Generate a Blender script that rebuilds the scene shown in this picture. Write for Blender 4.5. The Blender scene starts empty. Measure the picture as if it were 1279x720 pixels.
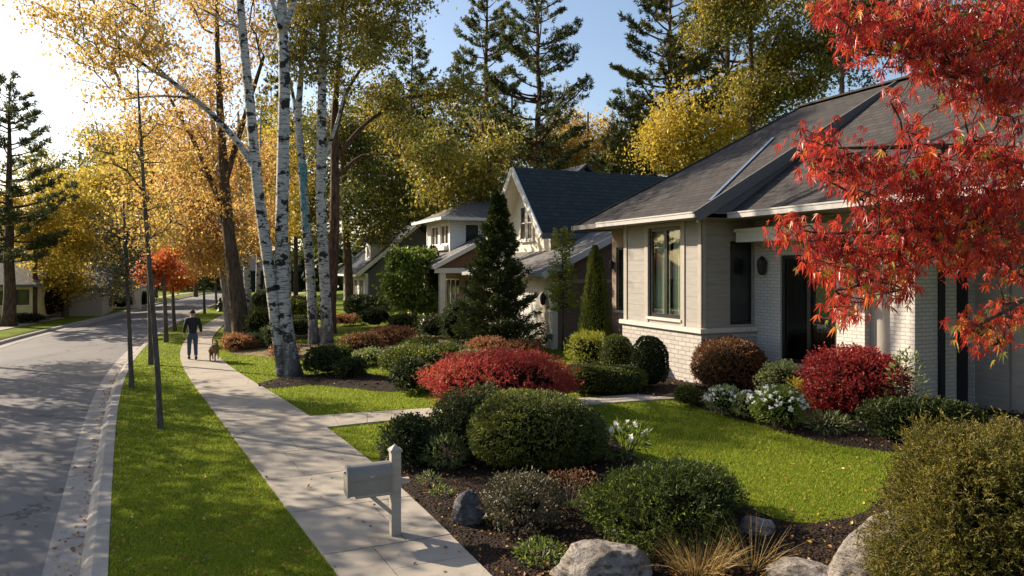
SUN_AZ, SUN_EL = -1.14, 0.53      # radians: from the left, beyond the street
SUN_E, SKY_E, EXPO = 5.0, .095, 1.05
import math
import bpy, math, random
import numpy as np
from mathutils import Vector, geometry, noise as mnoise
S = bpy.context.scene
COL = S.collection
F, HY, CX, CH = 870.0, 335.0, 640.0, 3.2        # focal length, horizon and centre of the 1279x720 photo; camera height
U = np.array((-0.403, 0.9152)); U /= np.linalg.norm(U)      # along the street
V = np.array((U[1], -U[0]))                                  # away from the street (towards the houses)
RNG = np.random.default_rng(7)
random.seed(7)

# ------------------------------------------------------------------ mesh helpers
def link(o, parent=None):
    COL.objects.link(o)
    if parent is not None: o.parent = parent
    return o
def tag(o, label=None, cat=None, group=None, kind=None):
    if label: o['label'] = label
    if cat: o['category'] = cat
    if group: o['group'] = group
    if kind: o['kind'] = kind
    return o
def empty(name, loc, label, cat, rz=0.0, group=None):
    o = bpy.data.objects.new(name, None); o.empty_display_size = .2
    o.location = loc; o.rotation_euler = (0, 0, rz)
    link(o); tag(o, label, cat, group)
    return o
class MB:
    """collects vertices and faces for one mesh"""
    def __init__(s): s.v = []; s.n = 0; s.f = []; s.var = []; s.hasvar = False
    def add(s, verts, faces, mi=0, var=None):
        verts = np.asarray(verts, float).reshape(-1, 3)
        off = s.n
        s.v.append(verts); s.n += len(verts)
        if isinstance(faces, np.ndarray): s.f.append((faces + off, mi))
        else:
            for f in faces: s.f.append((np.array([f]) + off, mi))
        if var is None: s.var.append(np.full(len(verts), .5))
        else: s.var.append(np.broadcast_to(var, (len(verts),)).astype(float)); s.hasvar = True
    def box(s, x0, x1, y0, y1, z0, z1, mi=0, var=None):
        v = [(x0,y0,z0),(x1,y0,z0),(x1,y1,z0),(x0,y1,z0),(x0,y0,z1),(x1,y0,z1),(x1,y1,z1),(x0,y1,z1)]
        s.add(v, np.array([(0,3,2,1),(4,5,6,7),(0,1,5,4),(1,2,6,5),(2,3,7,6),(3,0,4,7)]), mi, var)
    def obox(s, c, ax, ay, az, mi=0):
        c, ax, ay, az = (np.array(q, float) for q in (c, ax, ay, az))
        v = [c+i*ax+j*ay+k*az for k in (-1,1) for (i,j) in ((-1,-1),(1,-1),(1,1),(-1,1))]
        s.add(v, np.array([(0,3,2,1),(4,5,6,7),(0,1,5,4),(1,2,6,5),(2,3,7,6),(3,0,4,7)]), mi)
    def bar(s, a, b, w, h, mi=0):
        a = np.array(a, float); b = np.array(b, float); d = b-a; L = np.linalg.norm(d); d /= L
        up = np.array((0,0,1.)) if abs(d[2]) < .95 else np.array((1.,0,0))
        x = np.cross(d, up); x /= np.linalg.norm(x); y = np.cross(x, d)
        s.obox((a+b)/2, d*L/2, x*w/2, y*h/2, mi)
    def prism(s, poly, vec, mi=0):
        p = np.array(poly, float); n = len(p); q = p+np.array(vec, float)
        fs = [tuple(range(n))[::-1], tuple(range(n, 2*n))]+[(i, (i+1) % n, n+(i+1) % n, n+i) for i in range(n)]
        s.add(np.vstack((p, q)), fs, mi)
    def tube(s, pts, rad, n=6, mi=0, wob=0.0, var=None):
        pts = np.asarray(pts, float); k = len(pts); rad = np.broadcast_to(np.asarray(rad, float), (k,))
        t = np.gradient(pts, axis=0); t /= np.linalg.norm(t, axis=1)[:, None]+1e-9
        ref = np.array((1., 0, 0)) if abs(t[0][0]) < .8 else np.array((0, 1., 0))
        x = np.empty((k, 3)); y = np.empty((k, 3))
        for i in range(k):
            a = ref-t[i]*np.dot(ref, t[i]); a /= np.linalg.norm(a); x[i] = a; y[i] = np.cross(t[i], a); ref = a
        ang = np.arange(n)*2*math.pi/n
        rr = rad[:, None]*np.ones(n)
        if wob: rr = rr*(1+wob*RNG.normal(size=(k, n)))
        v = pts[:, None]+rr[..., None]*(np.cos(ang)[None, :, None]*x[:, None]+np.sin(ang)[None, :, None]*y[:, None])
        i = np.arange(k-1)[:, None]*n; j = np.arange(n)[None]; j2 = (j+1) % n
        q = np.stack((i+j, i+j2, i+n+j2, i+n+j), -1).reshape(-1, 4)
        s.add(v.reshape(-1, 3), q, mi, var)
        s.f.append((np.array([list(range(n))[::-1]])+s.n-k*n, mi)); s.f.append((np.array([list(range(n))])+s.n-n, mi))
    def build(s, name, mats, parent=None, smooth=False, loc=None):
        me = bpy.data.meshes.new(name)
        v = np.vstack(s.v)
        me.vertices.add(len(v)); me.vertices.foreach_set('co', v.astype(np.float32).ravel())
        tot = np.concatenate([np.full(len(f), f.shape[1]) for f, _ in s.f]).astype(np.int32)
        idx = np.concatenate([f.ravel() for f, _ in s.f]).astype(np.int32)
        mi = np.concatenate([np.full(len(f), m) for f, m in s.f]).astype(np.int32)
        me.loops.add(len(idx)); me.loops.foreach_set('vertex_index', idx)
        me.polygons.add(len(tot))
        st = np.concatenate(([0], np.cumsum(tot)[:-1])).astype(np.int32)
        me.polygons.foreach_set('loop_start', st)
        if not isinstance(mats, (list, tuple)): mats = [mats]
        for m in mats: me.materials.append(m)
        me.polygons.foreach_set('material_index', mi)
        me.polygons.foreach_set('use_smooth', np.full(len(tot), bool(smooth)))
        if s.hasvar:
            at = me.attributes.new('var', 'FLOAT', 'POINT'); at.data.foreach_set('value', np.concatenate(s.var).astype(np.float32))
        me.update(calc_edges=True)
        o = bpy.data.objects.new(name, me)
        if loc is not None: o.location = loc
        return link(o, parent)
def norm(a): return a/(np.linalg.norm(a, axis=-1, keepdims=True)+1e-9)
def leaves(mb, P, D, size, width=.55, var=None, mi=0, rng=RNG, fold=.12):
    """one rhombic leaf (a folded quad) per point P, along D"""
    n = len(P); D = norm(D); size = np.broadcast_to(size, (n,))[:, None]
    W = norm(np.cross(D, rng.normal(size=(n, 3)))); N = np.cross(D, W)
    a = P; m = P+D*size*.45
    b = m+W*size*width*.5+N*size*fold; c = P+D*size; d = m-W*size*width*.5+N*size*fold
    v = np.stack((a, b, c, d), 1).reshape(-1, 3)
    q = np.arange(4*n).reshape(-1, 4)
    if var is None: var = rng.random(n)
    mb.add(v, q, mi, np.repeat(var, 4))
def lobes(rng, k=5, amp=.1, fr=3.0):
    """a smooth bumpy field on directions"""
    A = norm(rng.normal(size=(k, 3)))*rng.uniform(.6, 1.4, (k, 1))*fr; ph = rng.random(k)*6.28
    return lambda d: amp*np.cos(d@A.T+ph).sum(-1)/math.sqrt(k)

# ------------------------------------------------------------------ materials
def new_mat(name):
    m = bpy.data.materials.new(name); m.use_nodes = True
    nt = m.node_tree; nt.nodes.clear()
    out = nt.nodes.new('ShaderNodeOutputMaterial')
    return m, nt, out
class NT:
    def __init__(s, name):
        s.m, s.nt, s.out = new_mat(name)
    def n(s, typ, **kw):
        nd = s.nt.nodes.new('ShaderNode'+typ)
        for k, v in kw.items():
            if k.startswith('_'): setattr(nd, k[1:], v)
            else:
                key = k if k in nd.inputs else k.replace('_', ' ')
                sock = nd.inputs[int(k[1:])] if k[0] == 'i' and k[1:].isdigit() else nd.inputs[key]
                if isinstance(v, bpy.types.NodeSocket): s.nt.links.new(v, sock)
                else: sock.default_value = v
        return nd
    def link(s, a, b): s.nt.links.new(a, b)
    def obj(s): return s.n('TexCoord').outputs['Object']
    def mapv(s, vec, scale=(1,1,1), rot=(0,0,0)):
        return s.n('Mapping', Vector=vec, Scale=scale, Rotation=rot).outputs[0]
    def noise(s, vec, scale, detail=3, rough=.55, out='Fac'):
        return s.n('TexNoise', Vector=vec, Scale=scale, Detail=detail, Roughness=rough).outputs[0 if out == 'Fac' else 'Color']
    def ramp(s, fac, stops, interp='LINEAR'):
        r = s.n('ValToRGB', Fac=fac); e = r.color_ramp; e.interpolation = interp
        while len(e.elements) < len(stops): e.elements.new(.5)
        for el, (p, c) in zip(e.elements, stops):
            el.position = p; el.color = (*c, 1) if len(c) == 3 else c
        return r.outputs[0]
    def mix(s, fac, a, b, mode='MIX'):
        nd = s.nt.nodes.new('ShaderNodeMix'); nd.data_type = 'RGBA'; nd.blend_type = mode
        for sock, v in ((nd.inputs[0], fac), (nd.inputs[6], a), (nd.inputs[7], b)):
            if isinstance(v, bpy.types.NodeSocket): s.link(v, sock)
            else: sock.default_value = (*v, 1) if isinstance(v, tuple) and len(v) == 3 else v
        return nd.outputs[2]
    def math(s, op, a, b=0.0):
        nd = s.n('Math', _operation=op)
        for i, v in enumerate((a, b)):
            if isinstance(v, bpy.types.NodeSocket): s.link(v, nd.inputs[i])
            else: nd.inputs[i].default_value = v
        return nd.outputs[0]
    def bump(s, h, dist=.02, strength=1.0): return s.n('Bump', Height=h, Distance=dist, Strength=strength).outputs[0]
    def done(s, color, rough=.7, bump=None, spec=.4, metal=0.0):
        p = s.n('BsdfPrincipled')
        for k, v in (('Base Color', color), ('Roughness', rough), ('Specular IOR Level', spec), ('Metallic', metal)):
            if isinstance(v, bpy.types.NodeSocket): s.link(v, p.inputs[k])
            else: p.inputs[k].default_value = (*v, 1) if isinstance(v, tuple) else v
        if bump is not None: s.link(bump, p.inputs['Normal'])
        s.link(p.outputs[0], s.out.inputs['Surface'])
        return s.m
def sc(c, k): return tuple(min(1, x*k) for x in c)
def plain(name, col, rough=.6, var=.2, nscale=3.0, bump=.0, bscale=40, spec=.35, metal=0.0):
    t = NT(name); o = t.obj()
    c = t.ramp(t.noise(o, nscale, 5, .6), [(.3, sc(col, 1-var)), (.7, sc(col, 1+var))])
    b = t.bump(t.noise(o, bscale, 3), bump) if bump else None
    return t.done(c, rough, b, spec, metal)
def leafmat(name, stops, trans=.38, gloss=.45, rough=.5):
    t = NT(name)
    f = t.n('Attribute', _attribute_name='var').outputs['Fac']
    c = t.ramp(f, stops)
    p = t.n('BsdfPrincipled', Base_Color=c, Roughness=rough); p.inputs['Specular IOR Level'].default_value = gloss
    tc = t.n('HueSaturation', Color=c, Saturation=.96, Value=1.35).outputs[0]
    tr = t.n('BsdfTranslucent', Color=tc)
    mx = t.n('MixShader', Fac=trans); t.link(p.outputs[0], mx.inputs[1]); t.link(tr.outputs[0], mx.inputs[2])
    t.link(mx.outputs[0], t.out.inputs['Surface'])
    return t.m
def brick(name, c1, c2, mortar, bw=.22, bh=.075, var=.15, rough=.85, ms=.008, bump=.006):
    t = NT(name); o = t.obj()
    sx = t.n('SeparateXYZ', Vector=o)
    vec = t.n('CombineXYZ', X=t.math('ADD', sx.outputs[0], sx.outputs[1]), Y=sx.outputs[2]).outputs[0]
    br = t.n('TexBrick', Vector=vec, Color1=(*c1, 1), Color2=(*c2, 1), Mortar=(*mortar, 1), Scale=1.0, Mortar_Size=ms, Mortar_Smooth=.2,
             Brick_Width=bw, Row_Height=bh)
    c = t.mix(t.math('MULTIPLY', t.noise(o, 2.0, 5), .5), br.outputs[0], sc(c2, 1-var*2))
    h = t.math('ADD', t.math('MULTIPLY', br.outputs[1], -1.0), t.math('MULTIPLY', t.noise(o, 40, 3), .5))
    return t.done(c, rough, t.bump(h, bump), .25)
def shingles(name, c1, c2, swap, k=1.15, row=.16):
    t = NT(name); o = t.obj(); sx = t.n('SeparateXYZ', Vector=o)
    a, b = (1, 0) if swap else (0, 1)
    vec = t.n('CombineXYZ', X=sx.outputs[a], Y=t.math('MULTIPLY', sx.outputs[b], k)).outputs[0]
    br = t.n('TexBrick', Vector=vec, Color1=(*c1, 1), Color2=(*c2, 1), Mortar=(*sc(c1, .35), 1), Scale=1.0, Mortar_Size=.012, Mortar_Smooth=.6,
             Brick_Width=.34, Row_Height=row, Bias=-.1)
    c = t.mix(t.math('MULTIPLY', t.noise(o, 1.2, 5, .6), .75), br.outputs[0], sc(c1, .6))
    c = t.mix(t.math('MULTIPLY', t.noise(o, 90, 2), .35), c, sc(c2, 1.5))
    saw = t.math('FRACT', t.math('DIVIDE', t.math('MULTIPLY', sx.outputs[b], k), row))
    h = t.math('ADD', t.math('ADD', t.math('MULTIPLY', br.outputs[1], -.5), t.math('MULTIPLY', saw, -.6)), t.math('MULTIPLY', t.noise(o, 60, 2), .5))
    return t.done(c, .9, t.bump(h, .03), .2)
def siding(name, col, row=.19, amp=.012, vert=False):
    t = NT(name); o = t.obj(); sx = t.n('SeparateXYZ', Vector=o)
    z = sx.outputs[2] if not vert else t.math('ADD', sx.outputs[0], sx.outputs[1])
    fr = t.math('FRACT', t.math('DIVIDE', z, row))
    c = t.ramp(t.noise(t.mapv(o, (1.5, 1.5, 9)), 1.6, 5), [(.3, sc(col, .86)), (.7, sc(col, 1.08))])
    c = t.mix(t.ramp(fr, [(0, (.7,.7,.7)), (.05, (0,0,0))]), c, sc(col, .6))
    h = t.math('ADD', t.math('MULTIPLY', fr, -1.0), t.math('MULTIPLY', t.noise(o, 50, 3), .08))
    return t.done(c, .7, t.bump(h, amp), .3)
def bark(name, c1, c2, sx_=9, sz=1.6, dist=.03, moss=None):
    t = NT(name); o = t.obj(); v = t.mapv(o, (sx_, sx_, sz))
    n1 = t.noise(v, 1.6, 6, .65)
    c = t.ramp(n1, [(.35, c1), (.65, c2)])
    if moss: c = t.mix(t.ramp(t.noise(o, 1.5, 4), [(.55, (0,0,0)), (.7, (.6,.6,.6))]), c, moss)
    return t.done(c, .9, t.bump(n1, dist), .15)
def birchmat(name, white=(.47,.45,.42), tint=None):
    t = NT(name); o = t.obj()
    base = t.ramp(t.noise(t.mapv(o, (3, 3, 7)), 1.5, 5), [(.25, sc(white, .72)), (.65, white)])
    ln = t.noise(t.mapv(o, (3.0, 3.0, 26)), 1.3, 3, .6)              # thin horizontal lenticels
    c = t.mix(t.ramp(ln, [(.53, (0,0,0)), (.6, (.85,.85,.85))]), base, (.06,.052,.045))
    eye = t.noise(t.mapv(o, (2.6, 2.6, 3.6)), 1.25, 4, .6)           # bigger dark scars
    c = t.mix(t.ramp(eye, [(.54, (0,0,0)), (.58, (1,1,1))]), c, (.024,.021,.019))
    low = t.n('MapRange', Value=t.n('SeparateXYZ', Vector=o).outputs[2], From_Min=3.2, From_Max=-.2, To_Min=0.0, To_Max=1.0).outputs[0]
    lo2 = t.math('MULTIPLY', low, t.noise(t.mapv(o, (5, 5, 1.6)), 1.6, 4))
    c = t.mix(t.ramp(lo2, [(.22, (0,0,0)), (.42, (.85,.85,.85))]), c, (.075,.066,.058))
    return t.done(c, .75, t.bump(t.noise(t.mapv(o, (4, 4, 20)), 2, 4), .012), .25)
M = {}
G = lambda *c: c
M['orange'] = leafmat('orange_leaves', [(0, (.27,.12,.03)), (.3, (.43,.23,.055)), (.65, (.56,.37,.09)), (1, (.54,.44,.14))], .45)
M['gold'] = leafmat('golden_leaves', [(0, (.27,.15,.03)), (.4, (.47,.30,.06)), (.75, (.60,.44,.10)), (1, (.44,.39,.09))], .5)
M['yellow'] = leafmat('yellow_leaves', [(0, (.27,.21,.02)), (.4, (.45,.33,.03)), (.8, (.56,.42,.04)), (1, (.36,.33,.05))])
M['yolive'] = leafmat('yellow_green_leaves', [(0, (.06,.085,.012)), (.4, (.16,.16,.018)), (.75, (.34,.25,.025)), (1, (.45,.30,.03))])
M['olive'] = leafmat('olive_leaves', [(0, (.035,.055,.012)), (.45, (.09,.105,.016)), (.8, (.2,.17,.02)), (1, (.36,.25,.03))], .33)
M['rust'] = leafmat('rust_leaves', [(0, (.30,.04,.012)), (.4, (.48,.09,.02)), (.8, (.58,.19,.02)), (1, (.62,.3,.03))])
M['maple'] = leafmat('red_maple_leaves', [(0, (.17,.008,.008)), (.4, (.40,.022,.012)), (.68, (.55,.055,.014)), (.84, (.62,.15,.018)), (.94, (.52,.28,.03)), (1, (.26,.28,.04))], .45, .4, .35)
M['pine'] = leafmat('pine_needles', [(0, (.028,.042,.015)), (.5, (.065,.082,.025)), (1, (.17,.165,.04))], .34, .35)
M['pineo'] = leafmat('olive_pine_needles', [(0, (.04,.052,.014)), (.5, (.10,.105,.022)), (1, (.24,.2,.04))], .32, .35)  # olive gold needle colour, paler than the other pines
M['spruce'] = leafmat('spruce_needles', [(0, (.018,.032,.010)), (.5, (.045,.062,.014)), (1, (.17,.175,.022))], .28, .25)
M['thuja'] = leafmat('arborvitae_sprays', [(0, (.03,.05,.01)), (.5, (.09,.12,.015)), (1, (.24,.24,.02))], .25, .3)
M['box'] = leafmat('boxwood_leaves', [(0, (.024,.037,.007)), (.5, (.08,.10,.012)), (1, (.27,.275,.022))], .36, .5, .45)
M['dkbox'] = leafmat('dark_shrub_leaves', [(0, (.014,.024,.008)), (.5, (.034,.05,.011)), (1, (.105,.12,.02))], .25, .28, .5)
M['lime'] = leafmat('lime_shrub_leaves', [(0, (.13,.16,.012)), (.5, (.28,.29,.02)), (1, (.46,.42,.03))], .35)
M['green'] = leafmat('bright_green_leaves', [(0, (.05,.085,.012)), (.5, (.12,.17,.02)), (1, (.27,.3,.03))], .4)
M['sage'] = leafmat('pale_green_leaves', [(0, (.08,.11,.035)), (.5, (.17,.21,.06)), (1, (.32,.34,.12))], .35)
M['barberry'] = leafmat('barberry_leaves', [(0, (.17,.014,.018)), (.45, (.38,.035,.03)), (.75, (.47,.085,.04)), (.9, (.38,.2,.04)), (1, (.18,.2,.035))], .35)
M['redball'] = leafmat('crimson_shrub_leaves', [(0, (.13,.008,.010)), (.5, (.28,.022,.02)), (.9, (.42,.06,.04)), (1, (.45,.16,.06))], .33, .35)
M['brownball'] = leafmat('russet_shrub_leaves', [(0, (.07,.03,.012)), (.5, (.15,.065,.02)), (.85, (.27,.12,.03)), (1, (.24,.2,.05))], .3)
M['russet'] = leafmat('rusty_ground_leaves', [(0, (.16,.06,.02)), (.5, (.3,.12,.04)), (1, (.42,.22,.08))], .3)
M['twiggy'] = leafmat('brownish_shrub_leaves', [(0, (.03,.032,.015)), (.5, (.075,.07,.03)), (.8, (.13,.10,.05)), (1, (.2,.18,.09))], .2)
M['cedar'] = leafmat('olive_cedar_sprays', [(0, (.04,.045,.01)), (.45, (.12,.108,.018)), (.8, (.27,.21,.035)), (1, (.42,.31,.07))], .36, .3)
M['yew'] = leafmat('yew_sprays', [(0, (.012,.022,.006)), (.5, (.034,.052,.009)), (.82, (.10,.135,.014)), (1, (.3,.32,.03))], .33, .25)
M['dry'] = leafmat('dry_grass_blades', [(0, (.22,.13,.04)), (.5, (.38,.25,.08)), (1, (.55,.4,.16))], .3)
M['petal'] = leafmat('white_petals', [(0, (.7,.7,.66)), (1, (.88,.88,.85))], .3)
M['blade'] = leafmat('grass_blades', [(0, (.08,.12,.010)), (.5, (.235,.30,.018)), (.9, (.38,.405,.03)), (1, (.46,.39,.09))], .45, .25, .55)
M['fallen'] = leafmat('fallen_leaf', [(0, (.16,.06,.02)), (.5, (.34,.16,.035)), (1, (.5,.3,.06))], .15)
M['chip'] = leafmat('bark_chip', [(0, (.012,.008,.006)), (.6, (.045,.025,.016)), (.88, (.10,.055,.03)), (1, (.22,.14,.08))], 0.0, .2, .9)
M['core'] = plain('shaded_twig_core', (.013,.012,.006), 1.0, .4, 6, 0, 40, .0)  # near-black lump for inner twigs, the shade inside shrubs put into its colour
M['birch'] = birchmat('birch_bark')
M['bark'] = bark('brown_bark', (.035,.025,.018), (.13,.092,.066))
M['barkred'] = bark('pine_bark', (.03,.02,.015), (.16,.09,.06), 8, 1.8, .03)
M['barkgrey'] = bark('grey_bark', (.045,.038,.03), (.14,.12,.095), 14, 2.5, .012)
M['barkpale'] = bark('pale_bark', (.12,.10,.08), (.36,.31,.26), 9, 2.0, .015)
def _road():
    t = NT('asphalt'); o = t.obj()
    c = t.ramp(t.noise(o, .35, 6, .6), [(.3, (.112,.108,.108)), (.7, (.165,.158,.155))])
    c = t.mix(t.math('MULTIPLY', t.noise(o, 120, 3, .7), .6), c, (.24,.225,.21))
    c = t.mix(t.ramp(t.noise(t.mapv(o, (.5,.06,1), (0,0,math.radians(24))), 1.8, 4), [(.5, (0,0,0)), (.75, (.4,.4,.4))]), c, (.07,.068,.068))
    vo = t.n('TexVoronoi', _feature='DISTANCE_TO_EDGE', Vector=t.n('VectorMath', _operation='ADD', i0=o, i1=t.noise(o, 1.3, 4, .6, 'Color')).outputs[0], Scale=.22)
    c = t.mix(t.ramp(vo.outputs[0], [(0, (.8,.8,.8)), (.006, (0,0,0))]), c, (.03,.03,.03))
    return t.done(c, .85, t.bump(t.noise(o, 160, 3, .7), .006), .3)
M['road'] = _road()
def _conc(name, col, stain=.6):
    t = NT(name); o = t.obj()
    c = t.ramp(t.noise(o, .9, 6, .65), [(.25, sc(col, .72)), (.5, col), (.75, sc(col, 1.15))])
    c = t.mix(t.math('MULTIPLY', t.noise(o, 70, 3, .7), .4), c, sc(col, .62))
    c = t.mix(t.ramp(t.noise(o, 2.6, 6, .7), [(.56, (0,0,0)), (.72, (stain,)*3)]), c, sc(col, .5))
    vo = t.n('TexVoronoi', _feature='DISTANCE_TO_EDGE', Vector=t.n('VectorMath', _operation='ADD', i0=o, i1=t.noise(o, 1.6, 4, .6, 'Color')).outputs[0], Scale=.33)
    c = t.mix(t.ramp(vo.outputs[0], [(0, (.5,.5,.5)), (.004, (0,0,0))]), c, (.10,.085,.07))
    return t.done(c, .85, t.bump(t.noise(o, 90, 4, .7), .004), .3)
M['conc'] = _conc('pavement_concrete', (.36,.315,.255))
M['kerb'] = _conc('kerb_concrete', (.33,.30,.265))
M['joint'] = plain('joint_dirt', (.055,.042,.03), .95, .4, 12)
def _lawn():
    t = NT('lawn'); o = t.obj()
    c = t.ramp(t.noise(o, .5, 6, .65), [(.3, (.10,.14,.010)), (.55, (.19,.24,.014)), (.75, (.28,.31,.02))])
    c = t.mix(t.math('MULTIPLY', t.noise(o, 40, 4, .7), .6), c, (.04,.06,.008))
    return t.done(c, .95, t.bump(t.noise(o, 60, 4, .7), .04), .1)
M['lawn'] = _lawn()
def _mulch():
    t = NT('mulch'); o = t.obj()
    vo = t.n('TexVoronoi', Vector=o, Scale=28.0, Randomness=1.0)
    c = t.ramp(t.noise(o, 30, 4, .7), [(.3, (.008,.006,.005)), (.55, (.028,.018,.012)), (.8, (.075,.042,.024))])
    return t.done(c, .95, t.bump(vo.outputs['Distance'], .03), .15)
M['mulch'] = _mulch()
M['litter'] = plain('leaf_litter', (.15,.11,.045), .95, .5, 5, .03, 25)
def _rock(name, a, b):
    t = NT(name); o = t.obj()
    c = t.ramp(t.noise(o, 3.0, 8, .68), [(.25, a), (.55, b), (.8, sc(b, 1.35))])
    c = t.mix(t.ramp(t.noise(t.mapv(o, (5, 3, 14), (.5,.3,0)), 1.6, 6, .7), [(.5, (0,0,0)), (.62, (.8,.8,.8))]), c, sc(a, .45))
    c = t.mix(t.ramp(t.noise(o, 9.0, 4), [(.6, (0,0,0)), (.7, (.4,.4,.4))]), c, (.2,.2,.13))
    h = t.math('ADD', t.noise(o, 5, 8, .7), t.math('MULTIPLY', t.noise(t.mapv(o, (4, 3, 16), (.5,.3,0)), 2, 6, .7), .8))
    return t.done(c, .88, t.bump(h, .07), .2)
M['rock'] = _rock('boulder_stone', (.13,.11,.09), (.33,.29,.25))
M['rockd'] = _rock('dark_boulder_stone', (.05,.05,.055), (.15,.145,.15))
M['shingleA'] = shingles('charcoal_shingles', (.036,.033,.032), (.082,.072,.066), True, 1.15, .2)
M['shingleB'] = shingles('blue_slate_shingles', (.026,.032,.033), (.05,.057,.057), False, 1.3, .2)
M['shingleC'] = shingles('pale_grey_shingles', (.15,.14,.135), (.22,.21,.2), True)
M['shingleD'] = shingles('dark_slate_shingles', (.04,.05,.065), (.06,.07,.085), True)
M['siding'] = siding('warm_grey_siding', (.30,.278,.25), .30, .003)
M['sidingd'] = siding('grey_board_siding', (.30,.265,.225), .30, .006)
M['sidew'] = siding('white_lap_siding', (.74,.71,.66), .15)
M['cream'] = plain('cream_stucco', (.74,.66,.52), .85, .08, 2, .01, 60)
M['stucco'] = plain('pale_yellow_stucco', (.66,.55,.27), .85, .1, 2, .01, 60)
M['wbrick'] = brick('white_painted_brick', (.62,.585,.53), (.54,.505,.455), (.36,.33,.29), .22, .078)
M['bbrick'] = brick('brown_brick', (.25,.17,.125), (.19,.13,.10), (.27,.22,.18))
M['stone'] = brick('pale_stone_veneer', (.52,.485,.44), (.42,.385,.345), (.30,.26,.22), .30, .11, .2, .9, .012, .015)
M['tanbrick'] = brick('rosy_tan_brick', (.40,.28,.21), (.33,.235,.18), (.34,.29,.24))
M['trim'] = plain('white_trim_paint', (.66,.63,.58), .5, .06, 4, .002, 60)
M['taupe'] = plain('taupe_trim_paint', (.34,.30,.255), .6, .08, 4)
M['greytrim'] = plain('grey_fascia_paint', (.11,.102,.095), .6, .1, 4)
M['gutter'] = plain('pale_gutter_metal', (.40,.38,.36), .35, .08, 6, 0, 40, .6)
M['black'] = plain('black_window_frame', (.012,.012,.013), .4, .2, 6, 0, 40, .5)
M['flash'] = plain('metal_flashing', (.50,.56,.62), .25, .1, 8, 0, 40, .6, .8)
M['dark'] = plain('dark_interior', (.012,.012,.015), .8, .2, 4)
M['navy'] = plain('dark_door_paint', (.012,.012,.018), .35, .3, 3, 0, 40, .5)
M['wood'] = plain('brown_gable_boards', (.17,.09,.05), .8, .25, 5, .01, 30)
M['ledge'] = plain('pale_stone_ledge', (.52,.48,.42), .8, .12, 5, .006, 60)
M['post'] = siding('weathered_post_paint', (.36,.32,.27), .5, .0)
M['box_m'] = plain('painted_grey_metal', (.19,.178,.16), .42, .12, 5, .0015, 70, .5)
M['curtain'] = plain('pale_curtain', (.74,.72,.62), .9, .06, 6)
M['skin'] = plain('skin', (.45,.28,.2), .6, .05)
M['jacket'] = plain('black_jacket', (.018,.018,.022), .8, .3, 20, .01, 60)
M['jeans'] = plain('blue_jeans', (.05,.075,.12), .85, .2, 20, .006, 90)
M['hair'] = plain('brown_hair', (.04,.026,.018), .7, .3, 30, .01, 80)
M['shoe'] = plain('dark_shoes', (.05,.045,.045), .6)
def _fur():
    t = NT('tan_fur'); o = t.obj()
    c = t.ramp(t.noise(o, 3, 4), [(.35, (.14,.08,.04)), (.65, (.36,.23,.12))])
    return t.done(c, .9, t.bump(t.noise(t.mapv(o, (20,60,60)), 2, 3), .01), .2)
M['fur'] = _fur()
M['iron'] = plain('black_iron', (.015,.015,.016), .5)
M['teal'] = plain('teal_tint_cloth', (.10,.24,.26), .85, .6, 9, .01, 30)
def glass(name, tint, refl=.06):
    t = NT(name)
    tr = t.n('BsdfTransparent', Color=(*tint, 1)); gl = t.n('BsdfGlossy', Roughness=.02, Color=(1,1,1,1))
    fa = t.n('LayerWeight', Blend=.5).outputs['Facing']; fr = t.math('ADD', t.math('MULTIPLY', t.math('POWER', fa, 3.5), .7), .035)
    mx = t.n('MixShader', Fac=fr); t.link(tr.outputs[0], mx.inputs[1]); t.link(gl.outputs[0], mx.inputs[2])
    t.link(mx.outputs[0], t.out.inputs['Surface']); return t.m
M['glass'] = glass('window_glass', (.80,.85,.80))
def _dglass():
    t = NT('dark_window_glass'); o = t.obj()
    c = t.ramp(t.noise(o, 1.2, 2), [(.4, (.012,.013,.014)), (.7, (.04,.042,.04))])
    return t.done(c, .06, None, .7)
M['dglass'] = _dglass()
# ------------------------------------------------------------------ the lie of the land
def ab(x, y): return x*U[0]+y*U[1], x*V[0]+y*V[1]
def xy(a, b): return a*U[0]+b*V[0], a*U[1]+b*V[1]
def flat(px, py, z=0.0):
    y = F*(CH-z)/(py-HY); return ((px-CX)/F*y, y)
GA = np.arange(-60, 640, .5)
def curve(pts, z=0.0, sig=4, curv=0.0, extra=()):
    """a line along the street as b(a), through points picked on the ground"""
    q = sorted([ab(*flat(px, py, z)) for px, py in pts]+list(extra)); a = np.array([p[0] for p in q]); b = np.array([p[1] for p in q])
    y = np.interp(GA, a, b)
    s0 = (b[1]-b[0])/(a[1]-a[0]); s1 = (b[-1]-b[-2])/(a[-1]-a[-2])
    y = np.where(GA < a[0], b[0]+s0*(GA-a[0]), y)
    far = np.clip(GA-a[-1], 0, 90)
    y = np.where(GA > a[-1], b[-1]+s1*(GA-a[-1])+curv*far**2, y)
    k = np.exp(-.5*(np.arange(-24, 25)*.5/sig)**2); k /= k.sum()
    return np.convolve(np.pad(y, 24, mode='edge'), k, 'valid')
yR = curve([(135,718),(140,600),(146,500),(160,455),(200,415),(275,378)], 0, 4, .0022)
ySL = curve([(420,718),(340,615),(280,530),(240,480),(222,450),(226,430),(250,409),(275,396)], 0, 3, .0022)
ySR = curve([(612,718),(500,600),(390,520),(320,480),(277,455),(262,432),(268,413),(284,398)], 0, 3, .0022)
wid = np.interp(GA, [0, 37, 50, 70, 90], [6.5, 6.2, 5.8, 5.4, 5.4])
yL = yR-wid
Rb = lambda a: np.interp(a, GA, yR)
Lb = lambda a: np.interp(a, GA, yL)
SLb = lambda a: np.interp(a, GA, ySL)
SRb = lambda a: np.interp(a, GA, np.maximum(ySR, ySL+1.05))
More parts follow.
